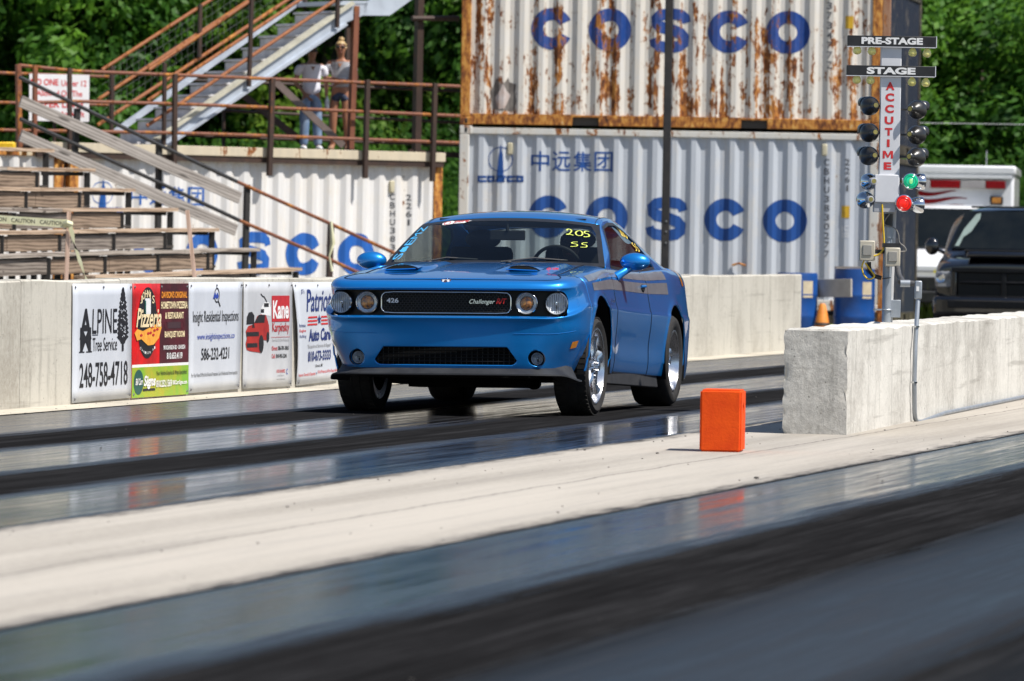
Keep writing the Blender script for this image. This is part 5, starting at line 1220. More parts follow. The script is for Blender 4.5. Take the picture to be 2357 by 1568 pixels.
put(poly2(ellipse2(.5, .5, .5, .5)), (.09, .03, .43, .66), PBLK, 1, 'oval'); put(full, (.21, .13, .31, .27), PWHT, 2, 'oval_window'); put(full, (.20, .15, .225, .27), PDG, 3, 'oval_window')
nmj = "JOHN'S"
for i, c in enumerate(nmj):
    a = (i - 2.5) / 2.5; put(text2d(c, .01), (.245 + .105 * a - .02, .055 + .05 * a * a, .245 + .105 * a + (.02 if c != "'" else -.005), .12 + .055 * a * a), PCRM, 3)
put(poly2([(0, .55), (.1, .72), (.3, .62), (.95, 1), (1, .75), (.9, .3), (.7, .02), (.5, .0), (.25, .28), (.1, .22)]), (.03, .34, .50, .545), PYEL, 3, 'pizza_slice')
for x, y in ((.12, .47), (.30, .40), (.35, .43), (.28, .45), (.33, .47), (.40, .42), (.24, .455)): put(poly2(ellipse2(.5, .5, .5, .5, 12)), (x, y - .028, x + .045, y - .004), PWR, 4, 'pizza_topping')
put(text2d('Pizzeria', .02, .3), (.05, .215, .49, .385), PCRM, 5)
for i, c in enumerate('DAVISON MI'): 
    if c != ' ': a = (i - 4.5) / 4.5; put(text2d(c), (.26 + .12 * a - .010, .60 - .045 * a * a, .26 + .12 * a + .010, .622 - .045 * a * a), PWHT, 3)
for s_, bx, mt in (("DAVISON'S ORIGINAL", (.50, .07, .965, .13), PORG), ('HOMETOWN PIZZERIA', (.495, .16, .975, .225), PCRM), ('& RESTAURANT', (.57, .255, .905, .315), PCRM), ('BANQUET ROOM', (.56, .425, .92, .49), PCRM), ('9010 DAVISON RD. • DAVISON', (.54, .55, .93, .59), PWHT), ('810.653.4119', (.60, .615, .88, .675), PWHT)):
    put(text2d(s_, .03), bx, mt, 2)
put(poly2(ellipse2(.5, .5, .5, .5)), (.03, .755, .20, .975), PDG, 1, 'logo_oval'); put(text2d('Bill Carr', .02, .3), (.055, .83, .185, .89), PWHT, 3); put(text2d('Signs', .04, .2), (.20, .81, .405, .93), PWHT, 3); put(full, (.19, .925, .40, .945), PBLK, 2, 'underline')
put(text2d('Your Vehicle Graphics & Wrap Specialists!', .01, .2), (.42, .775, .965, .825), PBLK, 2); put(text2d('810.232.1569', .03), (.415, .855, .69, .92), PWHT, 3); put(text2d('BillCarrSigns.com', .03), (.705, .865, .965, .915), PWHT, 3)
put(full, (.60, .345, .86, .40), pm('murky_print', (.06, .03, .035)), 1, 'car_graphic'); put(ring2(.5, .5, .5, .5, .1), (.56, .335, .62, .41), PMAR, 2, 'car_graphic'); put(ring2(.5, .5, .5, .5, .1), (.85, .335, .91, .41), PMAR, 2, 'car_graphic')
t3, put = wallsign('inspection_sign', 'white Insight Residential Inspections sign with a magnifying glass, middle of the five', [(35, 137), (640, 130), (600, 1335), (30, 1385)], S2, WHT1)
put(ring2(.5, .5, .5, .5, .09), (.46, .05, .555, .19), PBLK, 1, 'magnifier'); put(ribbon([(0, 1), (1, 0)], .35), (.535, .175, .575, .225), PBLK, 1, 'magnifier'); put(poly2([(0, 0), (.15, .55), (.35, 1), (.5, .6), (.6, .5), (.78, .95), (1, .4), (.9, 0), (.6, 0), (.55, .25), (.35, 0)]), (.435, .09, .535, .15), PBLUE, 2, 'house_graphic')
put(text2d('Insight Residential Inspections', .0), (.07, .26, .93, .395), PBLK); put(text2d('www.insightinspections.co', .0), (.15, .465, .86, .54), PBLUE); put(text2d('586-232-4231', .012), (.23, .60, .77, .71), PBLK); put(text2d('For Your Peace Of Mind And Financial Protection, Get A Professional Home Inspection', .0), (.045, .825, .945, .87), PBLK)
t4, put = wallsign('car_sales_sign', 'scuffed white Kane Karpinsky car sales sign picturing a red car, fourth along the barrier wall', [(655, 132), (1200, 132), (1190, 1305), (640, 1335)], S2, WHT2)
put(full, (.565, .13, .935, .378), PWR, 1, 'red_square'); put(text2d('Kane', .03), (.585, .175, .915, .35), PWHT, 2); put(text2d('Karpinsky', .01), (.575, .385, .93, .50), PWR); put(full, (.55, .523, .945, .527), PWR, 1, 'rule')
put(text2d('New/Used Car Sales Professional'), (.575, .54, .93, .565), PGRY); put(text2d('Direct:', .02), (.57, .61, .69, .65), PWR); put(text2d('586-701-3065', .02), (.70, .61, .925, .65), PBLK); put(text2d('Cell:', .02), (.57, .685, .645, .725), PWR); put(text2d('810-955-2241', .02), (.66, .685, .885, .725), PBLK)
put(text2d('DICK HUVAERES', .02), (.68, .835, .855, .865), PWR); put(ring2(.5, .5, .5, .5, .2, 60, 300), (.885, .83, .92, .885), PBLUE); put(text2d('RICHMOND MI'), (.70, .885, .83, .90), PGRY); put(full, (.68, .925, .86, .93), PGRY, 1, 'rule')
put(poly2([(.0, .55), (.05, .35), (.0, .2), (.05, .04), (.2, .0), (.62, -.05), (.72, .3), (.92, .28), (1, .45), (.98, .7), (.93, .82), (.85, .98), (.62, 1.0), (.48, .95), (.35, .74), (.1, .68)]), (.035, .305, .515, .65), pm('red_car_print', (.42, .03, .02), (.28, .015, .015), 6), 1, 'car_graphic')
put(poly2([(0, 0), (.95, 0), (1, 1), (.4, 1)]), (.20, .31, .42, .385), PBLK, 2, 'car_graphic'); put(full, (.05, .47, .30, .51), PBLK, 2, 'car_graphic'); put(full, (.06, .575, .27, .615), PBLK, 2, 'car_graphic'); put(poly2(ellipse2(.5, .5, .5, .5)), (.30, .50, .40, .67), PBLK, 2, 'car_graphic'); put(poly2(ellipse2(.5, .5, .5, .5)), (.455, .47, .51, .57), PBLK, 2, 'car_graphic'); put(poly2([(.3, .0), (.7, 0), (.55, 1), (.35, .9)]), (.12, .395, .26, .43), PBLK, 2, 'car_graphic')
put(poly2([(0, 0), (1, .05), (1, .7), (.7, 1), (.3, .95), (.05, .6)]), (.05, .28, .21, .40), PBLK, 0, 'truck_graphic'); put(poly2([(0, 0), (1, -.1), (1, .55), (.8, 1), (.35, 1), (.0, .5)]), (.34, .19, .545, .31), PWHT, 0, 'truck_graphic'); put(full, (.40, .20, .50, .235), PBLK, 1, 'truck_graphic'); put(ribbon([(0, 1), (.3, .7), (.6, .6), (1, 0)], .12), (.33, .11, .46, .19), PBLK, 1, 'truck_graphic'); put(full, (.34, .255, .40, .29), PBLK, 1, 'truck_graphic')
t5, put = wallsign('auto_care_sign', 'bowed white Patriot Auto Care sign with flag stripes, partly behind the blue car', [(1205, 137), (1735, 132), (1712, 1240), (1245, 1300)], S2, WHT1, bow=.03)
put(text2d("JD's", .0, .3), (.13, .065, .21, .12), PNAVY); put(text2d('Patriot', .014, .35), (.22, .07, .80, .29), PNAVY)
for i in range(3):
    put(poly2([(.1 - .05 * i, 0), (1, .0), (1, 1), (.13 - .05 * i, 1)]), (.22, .335 + .035 * i, .46, .352 + .035 * i), SRED, 1, 'flag_stripe'); put(poly2([(0, 0), (.92 + .03 * i, 0), (.88 + .03 * i, 1), (0, 1)]), (.55, .335 + .035 * i, .78, .352 + .035 * i), SRED, 1, 'flag_stripe')
star = poly2([(.5 + (.5 if k % 2 == 0 else .2) * math.sin(k * math.pi / 5), .5 + (.5 if k % 2 == 0 else .2) * math.cos(k * math.pi / 5)) for k in range(10)])
put(star, (.455, .315, .555, .425), PNAVY, 2, 'star'); put(text2d('Auto Care', .035, .15), (.24, .455, .78, .58), PNAVY); put(text2d('"Exceptional Service & Repair"', .01), (.21, .61, .80, .655), PGRY); put(text2d('810-673-3333', .03), (.23, .675, .79, .78), PNAVY); put(text2d('Almont, MI', .01), (.42, .81, .60, .845), PBLK)
put(text2d('Veteran Owned & Operated', .01), (.02, .885, .43, .925), SRED); put(star, (.445, .885, .475, .92), PNAVY, 1, 'star'); put(text2d('15% off Veterans & First Responders', .01), (.49, .875, .96, .915), SRED)
for i, s_ in enumerate(('Performance', 'Engine', 'Building')): put(text2d(s_, .01), (.03, .40 + .055 * i, .18, .435 + .055 * i), PNAVY if i != 1 else SRED)
# ------------------------------------------------------------------ starting lights
TD = 43.8; K_ = F / TD
tb = at(2040, 741, TD); tree = thing('starting_lights', 'white drag strip starting light tree with PRE-STAGE and STAGE boards, green and red lit', 'starting lights', (tb.x, TD, 0), R(0))
def tz(zx, zy):
    x, y = (2040 + zx / 3.407) / 1.0607, (60 + zy / 3.407) / 1.0607; return (x - 2040 - ROLL * (740 - y)) / K_, (740 - y) / K_ + .705
WM = pm('white_sheet_metal', (.66, .67, .70), (.58, .59, .62), 3, rough=.45); SGR = pm('grey_sheet_metal', (.42, .43, .46), (.36, .37, .40), 5, rough=.5, metal=.2); BB = pm('black_board', (.012, .012, .013), (.022, .022, .024), 12, rough=.45)
def tbox(nm, a, b, y0, y1, mt, bev=.004, par=tree):
    (x0, z1), (x1, z0) = tz(*a), tz(*b); return MB().box(((x0 + x1) / 2, (y0 + y1) / 2, (z0 + z1) / 2), (x1 - x0, y1 - y0, z1 - z0)).build(nm, mt, par, bevel=bev)
tbox('column', (376, 185), (525, 1252), -.06, .06, WM); tbox('junction_box', (322, 1250), (521, 1482), -.085, .06, WM, .006)
MB().box((tz(345, 0)[0] + .075, 0, tz(0, 1520)[1]), (.16, .14, .075)).build('mount_plate', SGR, tree, bevel=.003)
def front_text(s_, a, b, y, mt, par=tree, bold=.03, nm='board_lettering'):
    (x0, z1), (x1, z0) = tz(*a), tz(*b); V, Fc = text2d(s_, bold) if s_ != 'M' else poly2([(0, 0), (0, 1), (.27, 1), (.5, .42), (.73, 1), (1, 1), (1, 0), (.80, 0), (.80, .66), (.56, .10), (.44, .10), (.20, .66), (.20, 0)]); return MB().add([(lerp(x0, x1, p), y, lerp(z0, z1, q)) for p, q in V], Fc).build(nm, mt, par, smooth=0)
for s_, a, b, ta, tb_ in (('PRE-STAGE', (95, 100), (828, 188), (208, 112), (717, 170)), ('STAGE', (88, 347), (820, 430), (252, 360), (656, 418))):
    bd = tbox('name_board', a, b, -.085, .0, BB, .003); (x1, z1), (x1b, z0) = tz(b[0], a[1]), tz(*b)
    MB().box((x1 + .003, -.042, (z1 + z0) / 2), (.006, .09, z1 - z0 + .006)).build('board_edge', WM, bd); MB().box(((tz(a[0], 0)[0] + x1) / 2, -.04, z0 - .003), (x1 - tz(a[0], 0)[0], .09, .005)).build('board_edge', WM, bd)
    front_text(s_, ta, tb_, -.0868, PWHT, bd, .05)
CREAMB = pm('unlit_cream_bulb', (.95, .88, .30), (.88, .78, .22), 20, rough=.25, coat=.6)
for X, Y in ((175, 220), (297, 223), (635, 230), (755, 235), (172, 463), (285, 466), (630, 475), (745, 480)):
    x, z = tz(X, Y); MB().lathe([(.012, .045), (.014, .03), (.026, .016), (.0325, -.004), (.030, -.018), (.018, -.030), (0, -.034)], (x, -.042, z), (0, 0, 1), 20).build('stage_bulb', CREAMB, tree, smooth=70)
    MB().lathe([(.016, .035), (.016, .062)], (x, -.042, z), (0, 0, 1), 12).build('bulb_socket', BB, tree)
LB_ = pm('black_lamp_paint', (.014, .014, .015), (.025, .024, .024), 14, rough=.35, coat=.2); BRASS = pm('socket_brass', (.45, .38, .12), (.3, .25, .1), 20, rough=.3, metal=.7)
def canlamp(X, Y, hx, mt, r=.070, sock=None, hood=True, ax=None):
    x, z = tz(X, Y); ax = Vector(ax or (.42 * hx, .90, -.02)).normalized(); o = Vector((x, .0, z))    # ax points to the lit face, away from us
    b = MB().lathe([(.022, -.085), (.028, -.07), (.045, -.055), (r * .9, -.025), (r, .0), (r, .035), (r * .96, .04)], o, ax, 28).build('lamp_can', mt, tree, smooth=60)
    MB().lathe([(.022, -.135), (.026, -.13), (.027, -.08), (.027, -.07)], o, ax, 16).build('lamp_socket', LB_ if mt is LB_ else SGR, b); MB().lathe([(.0, -.1365), (.017, -.1365), (.017, -.13)], o, ax, 14).build('socket_contact', BRASS, b)
    if hood:
        u_ = Vector((0, 0, 1)); w2 = ax.cross(u_).normalized(); vs = []
        for i in range(13):
            a = math.pi * (i / 12) ; d = w2 * math.cos(a) + u_ * math.sin(a); vs += [o + ax * .03 + d * (r * 1.02), o + ax * (.06 + .09 * math.sin(a)) + d * (r * 1.06)]
        h = MB().add(vs, [(2 * i, 2 * i + 1, 2 * i + 3, 2 * i + 2) for i in range(12)]).build('hood', LB_, b, smooth=60); q = h.modifiers.new('s', 'SOLIDIFY'); q.thickness = .003
    MB().tube([o - ax * .03, (0 + (.07 if hx > 0 else -.07), 0, z)], .008, 8).build('bracket', LB_, b)
    return b
for Y in ((680), (903), (1095)): canlamp(288 - (Y - 680) * .02, Y, -.55, LB_)
for X, Y in ((672, 705), (668, 915), (664, 1100)): canlamp(X, Y, 1.0, LB_)
CHD = pm('chrome_lamp_bowl', (.75, .77, .80), (.5, .52, .55), 9, rough=.12, metal=1)
canlamp(278, 1310, -.45, CHD, .062, hood=False); canlamp(250, 1462, -.5, CHD, .064, hood=False)
canlamp(690, 1303, .7, CHD, .06, hood=False, ax=(1, .25, 0)); canlamp(678, 1497, .7, CHD, .06, hood=False, ax=(1, .25, 0))
GE = emis('lit_green_lens', (.01, .55, .26), .4, (.01, .42, .22)); RE = emis('lit_red_lens', (.85, .015, .01), .35, (.7, .02, .01))
for X, Y, r, mt, rm_ in ((617, 1302, .061, GE, pm('green_rim', (.01, .2, .1), rough=.2)), (560, 1485, .064, RE, CHD)):
    x, z = tz(X, Y); o = Vector((x, -.09, z)); n = Vector((.05, -1, .02)).normalized()
    b = MB().lathe([(.02, -.06), (r * .6, -.04), (r * .95, -.01), (r, 0), (r, .006), (r * .94, .008)], o, n, 32).build('signal_lamp', CHD, tree, smooth=60)
    l_ = MB().lathe([(r * .96, .006), (r * .8, .012), (r * .4, .018), (0, .019)], o, n, 32).build('signal_lens', mt, b, smooth=60)
    for rr_ in (.35, .62, .86): MB().tube([o + n * .0165 + Vector((math.cos(a) * r * rr_, 0, math.sin(a) * r * rr_)) for a in [2 * math.pi * k / 28 for k in range(29)]], .0018, 5).build('lens_ring', rm_ if mt is GE else pm('dark_red_ring', (.35, .01, .01), rough=.3), b)
    if mt is GE: MB().ell(o + n * .02, (.014, .01, .02), 12, 8).build('lens_core', emis('bright_green_core', (.35, .9, .3), .7), b)
front_letters = 'ACCUTIME'; ys = [(482, 548), (574, 642), (670, 738), (767, 832), (862, 926), (957, 1020), (1052, 1116), (1147, 1210)]
for i, c in enumerate(front_letters):
    cx = 448 - i * 3.1; hw = {'I': 11, 'M': 42}.get(c, 36 if i < 4 else 31); front_text(c, (cx - hw, ys[i][0]), (cx + hw, ys[i][1]), -.0615, SRED, tree, .012 if c in 'MI' else .05, 'column_lettering')
P2 = lambda zx, zy: ((((2060 + zx / 2.6115) / 1.0607) - 2040 - ROLL * (740 - (480 + zy / 2.6133) / 1.0607)) / K_, (740 - (480 + zy / 2.6133) / 1.0607) / K_ + .705)
GP = pm('galvanised_pipe', (.36, .39, .43), (.28, .31, .34), 8, rough=.45, metal=.5)
x, z = P2(264, 100); MB().tube([(0, 0, .70), (0, 0, z)], .0335, 20).build('pole', GP, tree); MB().tube([(.03, .06, .70), (.045, .06, z + .02)], .02, 8).build('rear_pole', pm('pale_pipe', (.5, .5, .5)), tree)
MB().tube([(0, 0, P2(0, 200)[1]), (0, 0, P2(0, 265)[1])], .041, 20).build('pole_sleeve', GP, tree); MB().tube([(0.0, -.01, P2(0, 110)[1]), (0.0, -.01, P2(0, 190)[1])], .033, 12).build('cable_gland', BB, tree)
BOXM = pm('cream_plastic_box', (.50, .46, .37), (.42, .38, .30), 8, rough=.45)
for (a, b, nm) in (((98, 283), (195, 412), 'l'), ((257, 325), (352, 446), 'r')):
    (x0, z1), (x1, z0) = P2(*a), P2(*b); yb = -.10 if nm == 'r' else -.02
    bx = MB().box(((x0 + x1) / 2, yb, (z0 + z1) / 2), (x1 - x0, .07, z1 - z0)).build('outlet_box', BOXM, tree, bevel=.008)
    MB().box(((x0 + x1) / 2, yb - .037, (z0 + z1) / 2 + .004), ((x1 - x0) * .58, .012, (z1 - z0) * .52)).build('box_cover', pm('grey_cover', (.30, .29, .26), (.25, .24, .22), 8), bx, bevel=.003)
MB().box((P2(305, 0)[0], -.05, P2(0, 310)[1]), (.13, .09, .03)).build('box_bracket', BB, tree); MB().box((P2(222, 0)[0], -.02, P2(0, 352)[1]), (.09, .02, .03)).build('box_bracket', BB, tree)
def cable(P, r, mt, nm, y=-.06):
    pts = [P2(*p) for p in P]; out = []
    for i in range(len(pts) - 1):
        for k in range(6):
            t = k / 6; a = pts[max(i - 1, 0)]; b = pts[i]; c = pts[i + 1]; d_ = pts[min(i + 2, len(pts) - 1)]
            q = [.5 * (2 * b[j] + (c[j] - a[j]) * t + (2 * a[j] - 5 * b[j] + 4 * c[j] - d_[j]) * t * t + (3 * b[j] - a[j] - 3 * c[j] + d_[j]) * t ** 3) for j in (0, 1)]; out.append((q[0], y, q[1]))
    out.append((pts[-1][0], y, pts[-1][1])); return MB().tube(out, r, 8).build(nm, mt, tree, smooth=80)
YC = pm('yellow_cable', (.75, .50, .02), (.65, .42, .02), 20, rough=.4); cable([(240, 50), (243, 130), (248, 210), (252, 290), (245, 340), (215, 372), (188, 380)], .0065, YC, 'yellow_cable', -.075)
cable([(128, 412), (114, 450), (125, 500), (155, 528), (185, 520), (192, 500), (160, 460), (135, 425)], .0062, YC, 'yellow_cable', -.03)
cable([(290, 110), (262, 150), (258, 180), (320, 200), (345, 240), (352, 290), (385, 320), (392, 345), (352, 350)], .0045, pm('grey_cable', (.22, .21, .19)), 'grey_cable', -.05)
cable([(160, 420), (165, 470), (190, 505), (240, 520)], .016, BB, 'black_hose', -.0)
MB().tube([P2(243, 525)[:1] + (-.036,) + P2(243, 525)[1:], P2(298, 517)[:1] + (-.036,) + P2(298, 517)[1:]], .004, 6).build('cable_tie', BB, tree)
MB().box((.06, .03, P2(0, 715)[1]), (.09, .03, .13)).build('clamp_plate', GP, tree, bevel=.003)
MB().tube([(.04 * math.cos(a), .04 * math.sin(a), P2(0, 722)[1]) for a in [2 * math.pi * k / 20 for k in range(21)]] , .006, 6).build('u_bolt', GP, tree); MB().box((-.02, -.02, P2(0, 722)[1]), (.16, .012, .012)).build('u_bolt', GP, tree)
# conduit from the boxes down the block face
cn = thing('conduit', 'grey metal conduit running down and along the side face of the concrete block', 'conduit')
bd_ = UV(1, 0) ; ba = R(90) - TH + R(2.0); bdir = Vector((math.cos(ba), math.sin(ba), 0)); bn = Vector((bdir.y, -bdir.x, 0)); bo = UV(38.75, -6.69) + bn * .030
def onB(zx, zy): return hit((2060 + zx / 2.6115) / 1.0607, (480 + zy / 2.6133) / 1.0607, bo, bn)
A = onB(474, 655); B_ = onB(457, 930); C_ = onB(450, 1180); D_ = onB(452, 1380); E_ = onB(475, 1440)
far = [bo + bdir * s + Vector((0, 0, .018)) for s in (5.2, 8, 12, 18)]
MB().tube([A, B_, C_, D_, onB(456, 1418), onB(470, 1438)] + [onB(500, 1436)] + far, .0165, 12).build('conduit_pipe', GP, cn, smooth=60)
fit = MB().box(A + Vector((0, 0, .066)), (.052, .05, .135)).build('conduit_fitting', GP, cn, bevel=.01); MB().box(A + Vector((-.006, -.028, .075)), (.02, .004, .035)).build('fitting_label', PWHT, fit)
p0_, p1_ = P2(335, 440), P2(425, 568); q0 = Vector((tb.x + p0_[0], TD - .1, p0_[1])); q1 = A + Vector((-.03, 0, .112))
mid = [q0, q0.lerp(q1, .12) + Vector((0, 0, -.06)), q0.lerp(q1, .35) + Vector((0, 0, -.075)), q1 + Vector((-.10, 0, .01)), q1]
MB().tube(mid, .021, 10).build('flexible_conduit', pm('grey_flex', (.05, .05, .055), (.08, .08, .08), 30, rough=.5), cn, smooth=80); MB().tube([q1 + Vector((-.10, 0, 0)), q1 + Vector((-.03, 0, 0))], .026, 12).build('coupling', GP, cn)
for p in (onB(462, 830), onB(449, 1186)): MB().tube([p - Vector((0, 0, .006)), p + Vector((0, 0, .006))], .023, 12).build('strap', CHD, cn)
# ------------------------------------------------------------------ barrels, board, cone
BLU = pm('blue_drum_plastic', (.01, .075, .30), (.008, .055, .22), 4, rough=.4); PAP = pm('pale_drum_label', (.62, .54, .38), (.5, .42, .3), 6)
def barrel(x, Y, label, labx, zt_=.90):
    P = at(x, 700, Y); t = thing('blue_barrel', label, 'barrel', (P.x, Y, 0), 0, 'blue barrels by the container stack')
    MB().lathe([(.27, 0), (.285, .02), (.285, .28), (.292, .30), (.285, .32), (.285, .58), (.292, .60), (.285, .62), (.285, .86), (.275, zt_), (.25, zt_), (.24, zt_ - .02), (0, zt_ - .02)], (0, 0, 0), (0, 0, 1), 40).build('drum', BLU, t, smooth=40)
    vs = []
    for i in range(9):
        a = R(labx + i * 4 - 90); vs += [(.288 * math.cos(a), .288 * math.sin(a), .56), (.288 * math.cos(a), .288 * math.sin(a), .79)]
    MB().add(vs, [(2 * i, 2 * i + 1, 2 * i + 3, 2 * i + 2) for i in range(8)]).build('drum_label', PAP, t); MB().lathe([(.03, zt_ - .02), (.03, zt_ + .0), (0, zt_)], (.15, .05, 0), (0, 0, 1), 12).build('bung', BLU, t)
    return t
barrel(1834, 82, 'blue plastic barrel mostly hidden by the end of the barrier wall', 14); barrel(1966, 82, 'blue plastic barrel between the cone and the starting light pole', 20, .97)
w1, w2 = at(1866, 664, 82.2), at(1960, 663, 81.4); tag(MB().bar(w1, w2, .03, .25).build('grey_board', pm('grey_painted_board', (.46, .43, .38), (.36, .33, .29), 4, rough=.7), bevel=.004), 'wide grey board spanning between the two blue barrels', 'board')
w1, w2 = at(1922, 638, 81.9), at(2005, 638, 81.9); w1.z = w2.z = .985; tag(MB().bar(w1, w2, .3, .03).build('worn_plank', WG1), 'worn plank lying on top of the right blue barrel', 'plank')
P = at(1893, 700, 80); t = thing('traffic_cone', 'faded orange traffic cone between the blue barrels', 'cone', (P.x, 80, 0))
ORG = pm('faded_orange_rubber', (.72, .26, .03), (.58, .17, .02), 9, rough=.6); MB().lathe([(.135, .02), (.13, .05), (.05, .47), (.03, .50), (0, .50)], (0, 0, 0), (0, 0, 1), 32).build('cone_body', ORG, t, smooth=40); MB().box((0, 0, .012), (.38, .38, .03)).build('cone_base', ORG, t, bevel=.01); MB().lathe([(.108, .20), (.100, .24)], (0, 0, 0), (0, 0, 1), 32, caps=False).build('scuff', pm('black_scuff', (.06, .04, .03)), t)
# ------------------------------------------------------------------ ambulance and pickup
AW = pm('white_vehicle_paint', (.72, .73, .75), (.66, .67, .69), 2, rough=.3, coat=.6); ARED = pm('red_lens', (.24, .002, .005), (.16, .002, .004), 30, rough=.35, spec=.3); DGL = pm('dark_vehicle_glass', (.004, .006, .007), (.010, .012, .012), 2, rough=.1, spec=.35)
ax_ = at(2163, 600, 99).x
am = thing('ambulance', 'white box ambulance with red waving stripes parked behind the black pickup', 'ambulance', (ax_, 99, 0), R(-6))
def bx(nm, c, d, mt, par, bev=.02): return MB().box(c, d).build(nm, mt, par, bevel=bev)
W2 = 1.22
bd = bx('box_body', (0, 2.2, 1.62), (2.44, 4.4, 2.1), AW, am, .05); bx('box_cap', (0, 2.15, 2.60), (2.50, 4.5, .16), AW, am, .04)
bx('roof_rail', (0, -.06, 2.50), (2.38, .06, .09), AW, am)
for k, (x0, x1, mt) in enumerate(((-1.1, -.42, ARED), (-.42, -.18, pm('grey_lens', (.35, .33, .33))), (-.18, .32, ARED), (.32, .74, pm('grey_lens', (.35, .33, .33))), (.74, 1.08, ARED))): bx('warning_light', ((x0 + x1) / 2, -.035, 2.36), (x1 - x0 - .01, .09, .13), mt, am, .01)
for x in (-.62, -.42, -.22, 1.1): bx('clearance_light', (x, -.05, 2.535), (.10, .05, .035), pm('orange_lens', (.6, .16, .03), rough=.2), am, .006)
bx('corner_lamp', (.93, -.02, 2.10), (.22, .07, .15), BB, am); bx('corner_lens', (.93, -.062, 2.10), (.15, .02, .09), pm('amber_dim', (.6, .25, .03), (.2, .08, .02), 40), am, .004)
for i, (x0, z0, l) in enumerate(((-.9, 2.20, 1.15), (-.86, 2.08, 1.3), (-.82, 1.95, 1.5))):
    P = [(x0 + l * k / 14, z0 + .035 * math.sin(k * .55 + i) + .02) for k in range(15)]; V, Fc = ribbon(P, [.105 * (1 - (k / 14) ** 1.5) + .012 for k in range(15)]); MB().add([(a, -.004, b) for a, b in V], Fc).build('red_stripe', ARED, am, smooth=0)
MB().add([(-1.15, -.004, 1.90), (-.93, -.004, 1.90), (-1.0, -.004, 2.08), (-1.15, -.004, 2.12)], [(0, 1, 2, 3)]).build('blue_field', pm('blue_field_print', (.03, .12, .42)), am)
# cab: lofted van nose
def loft(secs, nm, mt, par, sm=40): 
    n = len(secs[0]); vs = [p for s in secs for p in s]; return MB().add(vs, [(i * n + j, (i + 1) * n + j, (i + 1) * n + (j + 1) % n, i * n + (j + 1) % n) for i in range(len(secs) - 1) for j in range(n)] + [tuple(range(n)), tuple((len(secs) - 1) * n + j for j in reversed(range(n)))]).build(nm, mt, par, smooth=sm)
def sec(y, hw, z0, z1, r=.1, top=None):
    top = top or hw; return [(-hw, y, z0), (-hw, y, z1 - r * 2), (-top + r * .0, y, z1 - r), (-top + r, y, z1), (top - r, y, z1), (top, y, z1 - r), (hw, y, z1 - r * 2), (hw, y, z0)]
cab = loft([sec(0, .98, .5, 2.02, .12, .84), sec(-.35, .98, .5, 1.98, .12, .84), sec(-.9, .98, .5, 1.30, .05, .93), sec(-1.0, .97, .5, 1.24, .06), sec(-1.75, .95, .5, 1.10, .08), sec(-1.95, .90, .5, .98, .1)], 'cab', AW, am)
MB().add([(-.80, -.40, 1.94), (.80, -.40, 1.94), (.92, -.94, 1.30), (-.92, -.94, 1.30)], [(0, 1, 2, 3)]).build('windshield', DGL, am).location = (0, -.03, .01)
bx('hood_script', (.28, -1.99, .90), (.62, .01, .05), pm('yellow_print', (.75, .65, .03)), am, 0); bx('hood_script', (-.25, -1.985, .90), (.45, .01, .03), PGRY, am, 0)
bx('grille', (0, -1.97, .70), (1.3, .05, .22), BB, am); bx('bumper', (0, -2.05, .48), (1.95, .2, .2), BB, am, .03); bx('lower_body', (0, 2.1, .5), (2.3, 4.2, .4), AW, am)
for s in (-1, 1):
    bx('headlight', (s * .80, -1.96, .76), (.26, .05, .18), CHD, am); bx('grille_light', (s * .45, -2.0, .80), (.22, .03, .07), ARED, am, .005); bx('door_mirror', (s * 1.18, -.75, 1.45), (.18, .1, .35), BB, am, .03)
    for y in (-1.3, 3.0): MB().lathe([(.15, .12), (.36, .14), (.39, .10), (.39, -.10), (.36, -.13), (0, -.13)], (s * .86, y, .39), (s, 0, 0), 28).build('wheel', RUB, am)
MB().tube([(.72, 1.2, 2.66), (.72, 1.2, 2.95)], .008, 5).build('antenna', SGR, am)
TB = pm('black_vehicle_paint', (.004, .004, .005), (.006, .006, .007), 5, rough=.12, coat=1); tx = at(2312, 640, 80).x
tk = thing('pickup_truck', 'glossy black pickup truck facing the camera, cut off by the right edge of the picture', 'pickup truck', (tx, 80, 0), R(-11))
loft([sec(5.3, .97, .5, 1.28, .06), sec(3.2, .99, .5, 1.28, .06), sec(3.15, .99, .5, 1.86, .1, .74), sec(2.9, .99, .5, 1.90, .1, .76), sec(1.75, .99, .5, 1.87, .1, .76), sec(1.5, .99, .5, 1.80, .10, .77), sec(.98, .99, .5, 1.27, .05, .92), sec(.9, .98, .5, 1.22, .05, .95), sec(.25, .97, .5, 1.16, .07, .93), sec(.10, .97, .48, 1.12, .09, .92), sec(.02, .95, .48, 1.08, .09, .9), sec(.0, .95, .48, 1.07, .09, .9), sec(0, .92, .5, 1.04, .09, .86)], 'body', TB, tk, 60).modifiers.new('s', 'SUBSURF').render_levels = 2
MB().add([(-.72, 1.52, 1.79), (.72, 1.52, 1.79), (.87, 1.0, 1.27), (-.87, 1.0, 1.27)], [(0, 1, 2, 3)]).build('windshield', DGL, tk).location = (0, -.035, .01)
V, Fc = poly2([(-.80, 1.30), (-.74, 1.30), (-.70, 1.42), (-.60, 1.50), (-.50, 1.68), (-.50, 1.76), (-.56, 1.74), (-.70, 1.54)]); MB().add([(a, 1.0 + (b - 1.27) * 1.0 - .045, b + .012) for a, b in V], Fc).build('windshield_painted_reflection', pm('pale_reflection_paint', (.20, .26, .24)), tk, smooth=0)  # pale reflection on the truck windshield, drawn as a flat coloured shape
BB = pm('truck_black_trim', (.004, .004, .0045), (.007, .007, .008), 12, rough=.4, spec=.25)
bx('hood_bulge', (0, .45, 1.19), (1.05, .9, .09), TB, tk, .04); bx('hood_bulge', (.0, .93, 1.255), (1.3, .12, .03), TB, tk, .01)
